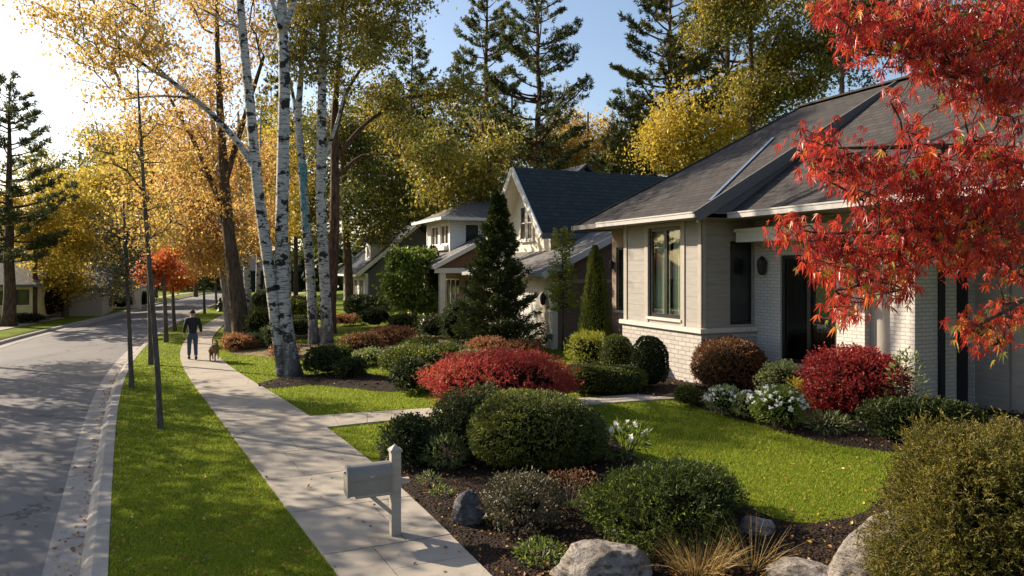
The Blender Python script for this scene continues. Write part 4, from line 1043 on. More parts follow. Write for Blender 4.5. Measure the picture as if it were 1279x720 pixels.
# ------------------------------------------------------------------ red maple at the right
def maple():
    rng = np.random.default_rng(101)
    base = np.array((6.1, 6.3)); z0 = h(*base); B = np.array((*base, z0))
    root = empty('japanese_maple', tuple(B), 'red leaved maple reaching in from the right edge with drooping leaf clusters', 'maple')
    def L(*pts): return [(*at(px, py, Y), r) for px, py, Y, r in pts]
    tr = [[(base[0], base[1], z0, .13), (6.05, 6.25, z0+1.2, .11), (5.8, 6.1, z0+2.0, .09), (5.4, 5.9, z0+2.9, .07), (5.05, 5.85, z0+3.8, .05), (5.15, 5.93, z0+4.9, .04)]]
    sub = [[(5.08, 5.87, z0+4.0, .055)]+L((1400,160,5.9,.05),(1300,130,5.8,.045),(1215,95,5.6,.03),(1130,55,5.4,.02),(1060,18,5.3,.01)),
           [(5.07, 5.86, z0+3.7, .06)]+L((1390,210,6.0,.055),(1290,215,5.7,.04),(1210,180,5.5,.028),(1120,185,5.3,.018),(1040,185,5.2,.008)),
           [(5.2, 5.88, z0+3.4, .06)]+L((1390,250,5.9,.055),(1300,262,5.6,.04),(1210,285,5.4,.026),(1110,290,5.2,.017),(1020,292,5.1,.008)),
           [(5.42, 5.92, z0+2.85, .055)]+L((1390,330,5.8,.05),(1320,340,5.4,.035),(1270,385,5.1,.02),(1225,405,5.0,.009)),
           [(5.14, 5.92, z0+4.75, .042)]+L((1400,60,6,.04),(1300,20,5.8,.04),(1220,-30,5.6,.02))]
    tr += sub
    blobs = [(1042,12,34,30),(1075,42,34,40),(1112,45,40,45),(1150,20,50,45),(1185,55,50,45),(1235,30,55,45),(1270,60,40,60),(1262,130,34,45),(1215,110,40,40),(1160,80,40,28),
             (1020,182,32,34),(1058,205,40,42),(1105,225,45,38),(1160,215,45,40),(1215,195,50,40),(1262,225,35,50),(1140,160,25,16),
             (992,287,34,18),(1030,312,40,34),(1070,345,36,36),(1100,292,50,40),(1150,292,45,45),(1200,312,40,34),(1252,312,40,40),(1055,385,28,22),(1118,345,32,34),
             (1215,408,32,18),(1262,390,30,24),(1240,425,24,12),(1190,250,60,40),(1250,270,40,40),(1125,120,18,12)]
    cl = []
    for px, py, rx, ry in blobs:
        k = max(8, int(rx*ry/19)); Y = np.interp(px, [960, 1280], [5.0, 5.5])
        q = norm(rng.normal(size=(k, 3)))*rng.random((k, 1))**.5
        for e in q: cl.append(at(px+e[0]*rx, py+e[1]*ry, Y+e[2]*.55))
    cl = np.array(cl)
    trr = [resamp(t, .22) for t in tr]; mb = MB()
    for i, t in enumerate(trr):
        p = t[:, :3]-B
        if i == 0: p = np.vstack((p[0]-(0, 0, .2), p)); r = np.concatenate(([t[0, 3]*1.3], t[:, 3]))
        else: r = t[:, 3]
        mb.tube(p, r, 9, 0, .04)
    for pts, r in grow(trr, cl, rng, .0028, .02, 1.5, .4, .05): mb.tube(pts-B, r, 4)
    mb.build('trunk', M['bark'], root, smooth=True)
    # palmate leaves: five to seven narrow drooping fingers
    k = rng.integers(2, 4, len(cl)); ci = np.repeat(np.arange(len(cl)), k); n = len(ci)
    P = cl[ci]-B+rng.normal(0, .045, (n, 3)); hang = norm(rng.normal(0, .55, (n, 3))+np.array((-.3, -.15, -1.25)))
    nrm = norm(rng.normal(size=(n, 3))); nrm = norm(nrm-hang*(nrm*hang).sum(1)[:, None]); sd = np.cross(hang, nrm)
    size = rng.uniform(.045, .105, n); cv = np.clip(rng.normal(.42, .2, len(cl)), 0, 1)
    low = np.clip((np.array([c[2] for c in cl])-2.9)/.6, 0, 1)
    var = np.clip(cv[ci]+rng.normal(0, .16, n)+.22*(1-low[ci]), 0, 1)
    mb = MB()
    for ang, ln in ((-78, .55), (-40, .85), (0, 1.0), (40, .85), (78, .55)):
        a = math.radians(ang); d = hang*math.cos(a)+sd*math.sin(a)+nrm*.12+np.array((0, 0, -.25*abs(math.sin(a))))
        d = norm(d); w = norm(np.cross(d, nrm))
        s = (size*ln)[:, None]; m = P+d*s*.42; tip = P+d*s+np.array((0, 0, -.12))*s
        v = np.stack((P, m+w*s*.088+nrm*s*.05, tip, m-w*s*.088+nrm*s*.05), 1).reshape(-1, 3)
        mb.add(v, np.arange(4*n).reshape(-1, 4), 0, np.repeat(var, 4))
    mb.build('crown', M['maple'], root)
maple()
SHADE = [(-20.2, 21.6, 11, 1.8, 'narrow olive tree two along the far verge, outside the left edge'),
         (-18.2, 19.2, 12.5, 1.8, 'tallest narrow olive tree of the far verge row, outside the left edge'),
         (-26.0, 27.0, 12, 3.0, 'olive tree across the road beyond the two nearest, outside the left edge'),
         (-21.2, 23.3, 11, 2.7, 'olive tree across the road between two taller ones, outside the left edge'),
         (-18.5, 14.5, 11, 3.2, 'airy olive tree across the road nearest the viewer, outside the left edge'),
         (-14.5, 9.5, 10, 2.8, 'olive tree across the road beside the viewer, outside the left edge'),
         (-22.5, 19.0, 12, 3.0, 'olive tree across the road farther along, outside the left edge'),
         (-14.2, 12.6, 9, 2.2, 'low olive tree close to the kerb across the road, outside the left edge')]
# ------------------------------------------------------------------ houses (local x = away from the street, y = along it)
ANG = math.atan2(V[1], V[0])
class House:
    def __init__(s, name, label, cat, loc): s.r = empty(name, loc, label, cat, ANG)
    def part(s, name, mb, mat, parent=None, smooth=False): return mb.build(name, mat, parent or s.r, smooth)
    def box(s, name, mat, *bs, parent=None):
        mb = MB()
        for b in bs: mb.box(*b)
        return s.part(name, mb, mat, parent)
def fb(mb, face, p, o0, o1, a0, a1, z0, z1, mi=0):
    if face == 's': mb.box(p+o0, p+o1, a0, a1, z0, z1, mi)
    else: mb.box(a0, a1, p+o0, p+o1, z0, z1, mi)
def wall(mb, face, p, th, a0, a1, z0, z1, holes=()):
    A = sorted({a0, a1, *[q for hh in holes for q in hh[:2]]}); Z = sorted({z0, z1, *[q for hh in holes for q in hh[2:]]})
    for i in range(len(A)-1):
        for j in range(len(Z)-1):
            ca, cz = (A[i]+A[i+1])/2, (Z[j]+Z[j+1])/2
            if any(hh[0] < ca < hh[1] and hh[2] < cz < hh[3] for hh in holes): continue
            fb(mb, face, p, 0, th, A[i], A[i+1], Z[j], Z[j+1])
def window(H, face, p, a0, a1, z0, z1, n=2, fm='black', pane='dglass', fw=.06, rec=.05, curtain=False, sill=True, bars=0, name='window'):
    """a framed window set into a hole in a wall: frame, panes, sill, curtains and the dark room behind"""
    mb = MB(); o0, o1 = rec, rec+.07
    fb(mb, face, p, o0, o1, a0, a1, z1-fw, z1); fb(mb, face, p, o0, o1, a0, a1, z0, z0+fw)
    fb(mb, face, p, o0, o1, a0, a0+fw, z0+fw, z1-fw); fb(mb, face, p, o0, o1, a1-fw, a1, z0+fw, z1-fw)
    for k in range(1, n):
        c = a0+(a1-a0)*k/n; fb(mb, face, p, o0, o1, c-fw*.6, c+fw*.6, z0+fw, z1-fw)
    for k in range(1, bars+1):
        c = z0+(z1-z0)*k/(bars+1); fb(mb, face, p, o0+.01, o1-.01, a0+fw, a1-fw, c-.02, c+.02)
    w = H.part(name, mb, M[fm]); w_ = (a1-a0)/n
    for k in range(n):
        mb = MB(); fb(mb, face, p, o0+.03, o0+.04, a0+w_*k+fw*.61, a0+w_*(k+1)-fw*.61, z0+fw*.9, z1-fw*.9)
        H.part('pane', mb, M[pane], w)
    if sill:
        mb = MB(); fb(mb, face, p, -.06, rec-.003, a0-.05, a1+.05, z0-.07, z0-.002); H.part('sill', mb, M['ledge'], w)
    if pane == 'glass':
        mb = MB(); fb(mb, face, p, .75, .8, a0-.3, a1+.3, z0-.3, z1+.3); fb(mb, face, p, .2, .75, a0-.3, a1+.3, z1+.02, z1+.06); fb(mb, face, p, .2, .75, a0-.3, a1+.3, z0-.06, z0-.02)
        H.part('room_back', mb, M['dark'], w)
    if curtain:
        for lo, hi in ((a0+.02, a0+(a1-a0)*.44), (a0+(a1-a0)*.56, a1-.02)):
            t = np.linspace(lo, hi, 60); off = .24+.025*np.sin((t-lo)*62)+.012*np.sin((t-lo)*23)
            a = np.stack((off+p, t), 1) if face == 's' else np.stack((t, off+p), 1)
            v = np.vstack((np.column_stack((a, np.full(60, z0-.05))), np.column_stack((a, np.full(60, z1-.02)))))
            i = np.arange(59); mb = MB(); mb.add(v, np.stack((i, i+1, i+61, i+60), 1)); H.part('curtain', mb, M['curtain'], w, True)
    return w
def wall_lamp(H, face, p, a, z, k=1.0):
    mb = MB()
    def q(o, da, dz): return (p-o, a+da, z+dz) if face == 's' else (a+da, p-o, z+dz)
    mb.tube([q(.10*k, 0, -.20*k), q(.10*k, 0, -.16*k), q(.10*k, 0, .02*k), q(.10*k, 0, .12*k), q(.10*k, 0, .2*k)], [.02*k, .075*k, .10*k, .085*k, .015*k], 8)
    mb.tube([q(0, 0, .05*k), q(.06*k, 0, .1*k), q(.10*k, 0, .17*k)], .018*k, 5); mb.tube([q(0, 0, .05*k), q(.02, 0, .05*k)], .06*k, 8)
    H.part('wall_lamp', mb, M['iron'])
def roofmesh(H, polys, und, mats, name='roof'):
    mb = MB()
    for p, mi in polys: mb.add(p, [tuple(range(len(p)))], mi)
    for p in und: mb.add(p, [tuple(range(len(p)))[::-1]], 1)
    return H.part(name, mb, mats)
def slabroof(mb, pts, th=.14, mi=0):
    """pts: four corners of a roof plane, thickened downward"""
    mb.prism(pts, (0, 0, -th), mi)

def main_house():
    H = House('brick_house', 'single storey grey house with white brick walls and hipped shingle roof on the right', 'house', (4.51, 16.57, .40))
    # bump-out toward the lawn
    H.box('stone_base', M['stone'], (-.06, .3, -.06, 3.34, -.4, 1.25), (.3, 1.63, -.06, .25, -.4, 1.25))
    H.box('ledge', M['ledge'], (-.14, .3, -.14, 3.40, 1.252, 1.36), (.3, 1.62, -.14, .2, 1.252, 1.36))
    mb = MB(); wall(mb, 's', 0, .2, 0, 3.30, 1.362, 4.02, [(.78, 2.16, 1.52, 3.85)]); H.part('front_wall', mb, M['siding'])
    mb = MB(); wall(mb, 't', 0.0, .2, .2, 1.63, 1.362, 4.02, [(.86, 1.56, 1.42, 3.45)]); H.part('side_wall', mb, M['sidingd'])
    H.box('corner_trim', M['taupe'], (-.035, -.001, -.035, .10, 1.363, 3.98), (-.035, .10, -.035, -.037+.034, 1.3635, 3.979))
    H.box('corner_trim', M['taupe'], (-.03, -.001, 3.18, 3.33, 1.363, 3.98))
    H.box('window_trim', M['taupe'], (-.03, -.001, .62, .775, 1.363, 3.95), (-.03, -.001, 2.165, 2.32, 1.363, 3.95), (-.028, -.001, .78, 2.16, 3.853, 3.94))
    window(H, 's', 0, .78, 2.16, 1.52, 3.85, 2, 'black', 'glass', .095, .04, True)
    window(H, 't', 0, .86, 1.56, 1.42, 3.45, 1, 'black', 'dglass', .05, .04, sill=False)
    # recessed far bay of rosy brick
    mb = MB(); wall(mb, 's', .6, .2, 3.302, 4.95, -.4, 4.02, [(4.02, 4.72, 1.53, 3.42)]); H.part('far_wall', mb, M['tanbrick'])
    window(H, 's', .6, 4.02, 4.72, 1.53, 3.42, 1, 'black', 'glass', .07, .04, True)
    H.box('end_wall', M['tanbrick'], (.802, 12.4, 4.75, 4.949, -.4, 4.02))
    wall_lamp(H, 's', .6, 4.86, 2.9, .8)
    # white painted brick wall with the tall window
    mb = MB(); wall(mb, 's', 1.63, .22, -4.25, -.001, -.4, 4.02, [(-2.44, -.84, .60, 3.10), (-3.72, -3.14, .45, 3.75)]); H.part('brick_wall', mb, M['wbrick'])
    H.box('niche_panel', M['taupe'], (1.78, 1.849, -3.72, -3.14, .45, 3.75))
    window(H, 's', 1.63, -2.44, -.84, .60, 3.10, 2, 'black', 'glass', .085, .05, False)
    mb = MB(); wall(mb, 't', -4.25, .2, 1.852, 3.4, -.4, 4.02, [(2.84, 3.36, -.1, 3.3)]); H.part('return_wall', mb, M['wbrick'])
    d = H.box('door', M['navy'], (2.84, 3.36, -4.14, -4.09, -.1, 3.3))
    mb = MB(); mb.tube([(2.92, -4.16, .95), (2.92, -4.16, 1.25)], .012, 6); H.part('handle', mb, M['gutter'], d)
    H.box('downspout', M['iron'], (2.28, 2.38, -4.34, -4.252, 0, 3.9))
    # garage
    mb = MB(); wall(mb, 's', 3.402, .2, -11, -4.25, -.4, 4.02, [(-9.4, -4.9, -.1, 2.75)]); H.part('garage_wall', mb, M['sidingd'])
    mb = MB(); fb(mb, 's', 3.402, .08, .13, -9.4, -4.9, -.1, 2.75)
    for i in range(5):
        for j in range(4):
            fb(mb, 's', 3.402, .06, .079, -9.4+.06+j*1.125, -9.4+1.06+j*1.125, -.04+i*.57, .45+i*.57)
    H.part('garage_door', mb, M['taupe'])
    H.box('back_wall', M['wbrick'], (12.2, 12.39, -11, 4.749, -.4, 4.02)); H.box('end_wall', M['wbrick'], (3.603, 12.19, -11, -10.8, -.4, 4.02))
    # porch canopy
    H.box('canopy', M['trim'], (.93, 1.628, -2.62, -.12, 3.42, 3.66), (.90, 1.627, -2.66, -.08, 3.662, 3.74))
    wall_lamp(H, 's', 1.63, -.36, 2.86, 1.15)
    # roof
    z = 4.05; zr = 7.75
    E1, E2, R1, RB, N1, N2, RN = (-.6,-.55,z), (-.6,5.1,z), (6,2.7,zr), (6,-.55,zr), (.3,-.55,z), (.3,-11.4,z), (6,-11.4,zr)
    B1, B2 = (13,5.1,z), (13,-11.4,z)
    lo = lambda p, d=.09: (p[0], p[1], p[2]-d)
    roofmesh(H, [([E1, RB, R1, E2], 0), ([E2, R1, B1], 0), ([N2, RN, RB, N1], 0), ([B1, R1, RN, B2], 0), ([B2, RN, N2], 1), ([E1, N1, RB], 2)],
             [[lo(p) for p in (E1, E2, B1, B2, N2, N1)]], [M['shingleA'], M['taupe'], M['greytrim']])
    H.box('gutter', M['gutter'], (-.70, -.602, -.62, 3.72, 3.945, 4.045), (-.715, -.602, -.62, 3.72, 4.046, 4.08))
    H.box('fascia', M['greytrim'], (-.68, -.602, 3.722, 5.1, 3.93, 4.06), (-.70, 13.1, 5.102, 5.16, 3.93, 4.06))
    H.box('gutter', M['gutter'], (.2, .298, -11.3, -.66, 3.94, 4.045), (.185, .298, -11.3, -.66, 4.046, 4.08))
    mb = MB(); mb.bar((-.66, -.60, z-.10), (6.0, -.60, zr-.09), .06, .26); H.part('rake_board', mb, M['greytrim'])
    mb = MB(); mb.bar((6, 2.75, zr+.02), (6, -11.4, zr+.02), .3, .05); mb.bar((6, 2.72, zr+.01), (-.6, 5.12, z+.02), .22, .04); H.part('ridge_cap', mb, M['shingleA'])
    k = (zr-z)/6.6
    mb = MB(); mb.bar((-.1, -.42, z+k*.5+.035), (3.5, 1.30, z+k*4.1+.035), .07, .03); H.part('roof_flashing', mb, M['flash'])
    mb = MB(); mb.bar((.15, 1.9, z+k*.75+.03), (.9, 2.6, z+k*1.5+.03), .012, .012)
    return H
main_house()

def gable_house():
    H = House('gabled_house', 'cream house with a steep dark blue slate gable and brown brick garage side', 'house', (1.37, 23.7, .38))
    # garage block in front
    mb = MB(); wall(mb, 's', 0, .2, 0, 7.0, -.4, 2.62, [(.95, 4.0, -.1, 2.15)]); H.part('front_wall', mb, M['cream'])
    mb = MB(); fb(mb, 's', 0, .09, .13, .95, 4.0, -.1, 2.15)
    for i in range(4):
        for j in range(4): fb(mb, 's', 0, .07, .089, 1.02+j*.75, 1.68+j*.75, -.04+i*.55, .42+i*.55)
    H.part('garage_door', mb, M['trim'])
    mb = MB(); mb.prism([(.2, 0, -.4), (9, 0, -.4), (9, 0, 3.75), (2.4, 0, 3.75), (.2, 0, 2.72)], (0, .2, 0)); H.part('side_wall', mb, M['bbrick'])
    H.box('corner_post', M['cream'], (-.02, .195, -.03, -.001, -.3, 2.62))
    H.box('belt_course', M['taupe'], (.25, 6, -.035, -.002, 2.30, 2.42))
    mb = MB(); slabroof(mb, [(-.5, -.4, 2.66), (-.5, 7.4, 2.66), (2.6, 7.4, 4.16), (2.6, -.4, 4.16)]); H.part('lower_roof', mb, M['shingleC'])
    mb = MB(); mb.bar((-.55, -.43, 2.56), (2.6, -.43, 4.06), .05, .22); H.part('rake_board', mb, M['trim'])
    H.box('gutter', M['gutter'], (-.62, -.505, -.42, 7.4, 2.52, 2.66))
    wall_lamp(H, 's', 0, .5, 1.75, 1.1)
    # upper gable
    s0, t0, t1, tp, ze, zp = 1.2, 2.5, 6.7, 4.6, 4.51, 6.725
    mb = MB(); mb.prism([(s0, t0, 2.8), (s0, t1, 2.8), (s0, t1, ze), (s0, tp, zp), (s0, t0, ze)], (.2, 0, 0)); H.part('gable_wall', mb, M['cream'])
    H.box('upper_side_wall', M['cream'], (s0+.202, 9, t0, t0+.2, 2.8, ze)); H.box('upper_side_wall', M['cream'], (s0+.202, 9, t1-.2, t1, -.3, ze))
    for nm, c in (('window', 4.2), ('window', 4.85)):
        window(H, 's', s0-.08, c-.27, c+.27, 3.95, 5.35, 1, 'trim', 'dglass', .06, .0, sill=False, bars=1)
    H.box('window_sill', M['trim'], (s0-.12, s0-.002, 3.85, 5.2, 3.87, 3.945))
    k = (6.9-4.1)/(tp-1.95); mb = MB()
    for ta, tb in ((1.95, tp), (7.25, tp)): slabroof(mb, [(.55, ta, 4.1), (.55, tb, 6.9), (10, tb, 6.9), (10, ta, 4.1)] if ta < tb else [(.55, tb, 6.9), (.55, ta, 4.1), (10, ta, 4.1), (10, tb, 6.9)], .16)
    H.part('roof', mb, M['shingleB'])
    for ta in (1.95, 7.25):
        mb = MB(); mb.bar((.52, ta, 4.0), (.52, tp, 6.8), .06, .26); H.part('rake_board', mb, M['trim'])
    mb = MB(); mb.add([(.6, 2.0, 4.0), (.6, tp, 6.72), (s0, tp, 6.72), (s0, 2.0, 4.0)], [(0, 1, 2, 3)]); mb.add([(.6, 7.2, 4.0), (.6, tp, 6.72), (s0, tp, 6.72), (s0, 7.2, 4.0)], [(3, 2, 1, 0)]); H.part('soffit', mb, M['cream'])
    H.box('fascia', M['greytrim'], (.55, 10, 1.89, 1.945, 3.9, 4.12))
    # rear roof
    mb = MB(); mb.prism([(4.0, 9.0, 5.8), (8.6, 9.0, 5.8), (6.3, 9.0, 7.75)], (0, 6, 0)); H.part('rear_gable', mb, M['sidingd'])
    mb = MB(); slabroof(mb, [(3.6, 8.6, 5.65), (6.3, 8.6, 7.95), (6.3, 15.2, 7.95), (3.6, 15.2, 5.65)], .15); slabroof(mb, [(6.3, 8.6, 7.95), (9.0, 8.6, 5.65), (9.0, 15.2, 5.65), (6.3, 15.2, 7.95)], .15); H.part('rear_roof', mb, M['shingleD'])
    H.box('rear_wall', M['cream'], (4.0, 8.8, 9.0, 15, -.3, 5.8))
gable_house()

def two_storey():
    H = House('white_house', 'white two storey house with a porch and low hipped roof', 'house', (-2.98, 33.6, .35))
    mb = MB(); wall(mb, 's', 0, .2, 0, 3.8, 3.2, 5.25, [(.35, 1.6, 4.0, 5.0), (1.95, 3.2, 4.0, 5.0)]); H.part('front_wall', mb, M['sidew'])
    mb = MB(); wall(mb, 't', 0, .2, .2, 6.5, 3.2, 5.25, [(.8, 1.45, 4.05, 4.95), (2.6, 3.1, 4.05, 4.85)]); H.part('side_wall', mb, M['sidew'])
    H.box('back_wall', M['sidew'], (.201, 6.5, 3.6, 3.8, 3.2, 5.25))
    window(H, 's', 0, .35, 1.6, 4.0, 5.0, 2, 'trim', 'dglass', .07); window(H, 's', 0, 1.95, 3.2, 4.0, 5.0, 2, 'trim', 'dglass', .07)
    window(H, 't', 0, .8, 1.45, 4.05, 4.95, 1, 'black', 'dglass', .05, bars=1); window(H, 't', 0, 2.6, 3.1, 4.05, 4.85, 1, 'black', 'dglass', .05)
    H.box('window_box', M['trim'], (-.22, -.002, .3, 3.25, 3.72, 3.92))
    H.box('corner_trim', M['trim'], (-.03, -.001, -.03, .12, 3.25, 5.2), (-.03, -.001, 3.68, 3.82, 3.25, 5.2))
    mb = MB(); e = 5.25
    mb.add([(-.6,-.6,e),(-.6,4.4,e),(7,4.4,e),(7,-.6,e),(2.2,1.9,6.6),(4.4,1.9,6.6)], [(0,4,1),(1,4,5,2),(2,5,3),(3,5,4,0),(0,1,2,3)]); H.part('roof', mb, M['shingleC'])
    H.box('gutter', M['trim'], (-.7, -.602, -.7, 4.4, e-.12, e+.02), (-.601, 7, -.7, -.602, e-.12, e+.02))
    # porch: shed roof with a boarded side, columns, dark recess
    mb = MB(); slabroof(mb, [(-1.4, -1.9, 2.95), (-1.4, 4.4, 2.95), (1.6, 4.4, 4.5), (1.6, -1.9, 4.5)]); H.part('porch_roof', mb, M['shingleC'])
    mb = MB(); mb.prism([(-1.1, -1.6, 2.85), (4.5, -1.6, 2.85), (4.5, -1.6, 3.2), (1.6, -1.6, 4.33), (-1.1, -1.6, 2.97)], (0, .15, 0)); H.part('porch_gable', mb, M['wood'])
    mb = MB(); mb.bar((-1.45, -1.93, 2.87), (1.6, -1.93, 4.43), .05, .2); mb.box(-1.3, 4.5, -1.72, -1.602, 2.62, 2.848); H.part('porch_trim', mb, M['trim'])
    for s_ in (-.9, 1.7): H.box('porch_column', M['cream'], (s_-.13, s_+.13, -1.62, -1.36, -.2, 2.62), (s_-.18, s_+.18, -1.67, -1.31, -.3, .1))
    for t_ in (1.0, 3.8): H.box('porch_column', M['cream'], (-1.03, -.77, t_-.13, t_+.13, -.2, 2.9))
    mb = MB(); wall(mb, 's', .8, .2, -1.35, 3.9, -.3, 3.2, [(-.8, .1, 0, 2.2), (1.0, 3.2, .7, 2.3)]); H.part('porch_wall', mb, M['bbrick'])
    window(H, 's', .8, 1.0, 3.2, .7, 2.3, 3, 'trim', 'dglass', .06); H.box('door', M['navy'], (.86, .93, -.8, .1, 0, 2.2))
    mb = MB(); wall(mb, 't', -1.36, .2, 1.9, 6.5, -.3, 3.2, [(2.6, 3.6, .6, 2.2)]); H.part('lower_side_wall', mb, M['sidew'])
    window(H, 't', -1.36, 2.6, 3.6, .6, 2.2, 2, 'trim', 'dglass', .06)
    H.box('porch_floor', M['conc'], (-1.3, .795, -1.8, 4.2, -.3, .12))
two_storey()

def far_house():
    H = House('white_house', 'farthest white cottage with a dormer and dark slate roof, behind the far lawn', 'house', (-9.7, 46.0, .35))
    mb = MB(); wall(mb, 's', 0, .2, 0, 8, -.3, 2.5, [(.6, 2.0, .6, 2.1), (2.6, 4.0, .6, 2.1), (4.6, 5.6, 0, 2.1)]); H.part('front_wall', mb, M['sidew'])
    for a, b in ((.6, 2.0), (2.6, 4.0)): window(H, 's', 0, a, b, .6, 2.1, 2, 'trim', 'dglass', .08)
    H.box('door', M['navy'], (.06, .12, 4.6, 5.6, 0, 2.1))
    mb = MB(); mb.prism([(.2, 0, -.3), (7, 0, -.3), (7, 0, 2.6), (3.6, 0, 5.6), (.2, 0, 2.6)], (0, .2, 0)); H.part('side_wall', mb, M['greytrim'])
    mb = MB(); slabroof(mb, [(-.6, -.5, 2.45), (-.6, 8.5, 2.45), (3.6, 8.5, 5.9), (3.6, -.5, 5.9)]); slabroof(mb, [(3.6, -.5, 5.9), (3.6, 8.5, 5.9), (7.8, 8.5, 2.45), (7.8, -.5, 2.45)]); H.part('roof', mb, M['shingleD'])
    mb = MB(); mb.bar((-.62, -.53, 2.36), (3.6, -.53, 5.82), .06, .22); H.part('rake_board', mb, M['trim'])
    H.box('gutter', M['trim'], (-.72, -.605, -.5, 8.5, 2.28, 2.42))
    for s_ in (0.05, 2.3, 4.4, 6.3): pass
    mb = MB(); wall(mb, 's', .55, .15, .9, 2.5, 3.2, 4.6, [(1.25, 2.15, 3.55, 4.4)]); mb.box(.702, 2.6, .9, 1.02, 3.2, 4.6); mb.box(.702, 2.6, 2.38, 2.5, 3.2, 4.6); d = H.part('dormer', mb, M['sidew'])
    window(H, 's', .55, 1.25, 2.15, 3.55, 4.4, 2, 'trim', 'dglass', .07)
    mb = MB(); slabroof(mb, [(.3, .65, 4.55), (.3, 1.7, 5.25), (3.2, 1.7, 5.25), (3.2, .65, 4.55)], .1); slabroof(mb, [(.3, 1.7, 5.25), (.3, 2.75, 4.55), (3.2, 2.75, 4.55), (3.2, 1.7, 5.25)], .1); H.part('dormer_roof', mb, M['shingleD'])
far_house()

def simple_house(name, label, loc, S_, T_, hw, hp, wm, rm, wins):
    H = House(name, label, 'house', loc)
    mb = MB(); wall(mb, 't', 0, .2, -S_, 0, -.4, hw, [w[1:5] for w in wins if w[0] == 't'])
    mb.box(-S_, 0, T_-.2, T_, -.4, hw); mb.box(-S_, -S_+.2, .2, T_-.2, -.4, hw)
    H.part('wall', mb, M[wm])
    mb = MB(); mb.box(-.2, 0, .2, T_-.2, -.4, hw); H.part('wall', mb, M[wm])
    for w in wins: window(H, 't', 0, *w[1:5], w[5], 'black', 'dglass', .05, sill=False)
    mb = MB(); c = T_/2; o = .5
    slabroof(mb, [(-S_-o, -o, hw-.05), (o, -o, hw-.05), (o, c, hp), (-S_-o, c, hp)]); slabroof(mb, [(-S_-o, c, hp), (o, c, hp), (o, T_+o, hw-.05), (-S_-o, T_+o, hw-.05)]); H.part('roof', mb, M[rm])
    mb = MB(); mb.prism([(0.003, .05, hw-.2), (0.003, T_-.05, hw-.2), (.003, c, hp-.2)], (-.12, 0, 0)); H.part('gable', mb, M[wm])
    return H
simple_house('bungalow', 'pale yellow bungalow behind the left pine across the road', (*flat(41, 398, .25), .2), 7, 8, 2.1, 4.0, 'stucco', 'shingleC', [('t', -1.7, -1.1, .85, 1.7, 1), ('t', -.8, -.15, .85, 1.75, 1), ('t', -5.2, -4.2, 0, 1.9, 1)])
simple_house('garage_building', 'low grey lilac garage among yellow trees across the road', (*flat(128, 390, .25), .2), 6.5, 6, 1.75, 3.2, 'taupe', 'shingleC', [('t', -4.2, -3.2, .6, 1.4, 2)])
simple_house('blue_house', 'far dark blue house glimpsed behind the birch stems', (-27.5, 97, .3), 0.1+9, 8, 2.6, 4.6, 'shingleB', 'shingleD', [('t', -4, -2.5, .8, 2.0, 2)])
simple_house('garage_building', 'distant pale low building across the road near the bend', (*flat(176, 381, .25), .2), 7, 6, 2.0, 3.4, 'trim', 'shingleC', [('t', -4.2, -3.0, .7, 1.5, 2)])

# ------------------------------------------------------------------ mailbox
def mailbox():
    g = flat(494, 671); r = empty('mailbox', (g[0], g[1], .034), 'grey metal mailbox on a square wooden post beside the pavement', 'mailbox', ANG)
    mb = MB(); mb.box(-.058, .058, -.058, .058, -.05, .985); p = mb.build('post', M['post'], r)
    mb = MB(); mb.box(-.072, .072, -.072, .072, .986, 1.012); mb.add([(-.066,-.066,1.0125),(.066,-.066,1.0125),(.066,.066,1.0125),(-.066,.066,1.0125),(0,0,1.075)], [(0,1,4),(1,2,4),(2,3,4),(3,0,4),(3,2,1,0)]); mb.build('cap', M['post'], r)
    n = 12; w = .118; zb, zs = .546, .765
    prof = [(-w, zb), (w, zb)]+[(w*math.cos(math.pi*i/n), zs+w*math.sin(math.pi*i/n)) for i in range(n+1)]
    mb = MB(); mb.prism([(-.55, a, b) for a, b in prof], (.485, 0, 0)); bx = mb.build('box', M['box_m'], r)
    mb = MB(); q = [(a*1.05, (b-.7)*1.04+.7) for a, b in prof]; mb.prism([(-.583, a, b) for a, b in q], (.032, 0, 0)); d = mb.build('door', M['box_m'], r)
    mb = MB(); mb.box(-.608, -.584, -.02, .02, .79, .82); mb.build('handle', M['gutter'], d)
    mb = MB(); mb.box(-.33, -.27, -.130, -.119, .751, .765); mb.box(-.315, -.29, -.141, -.130, .747, .761); mb.build('clasp', M['gutter'], r)
    mb = MB(); mb.box(-.548, -.066, -.1215, -.1185, .71, .716); mb.box(-.548, -.066, .1185, .1215, .71, .716); mb.build('seam', M['box_m'], r)
    mb = MB(); mb.box(-.48, -.059, -.09, .09, .505, .5455); mb.build('shelf', M['post'], r)
    mb = MB(); mb.bar((-.30, 0, .505), (-.05, 0, .27), .05, .045); mb.build('brace', M['post'], r)
    mb = MB(); mb.box(.0585, .17, -.035, .035, .60, .655); mb.build('arm', M['post'], r)
mailbox()

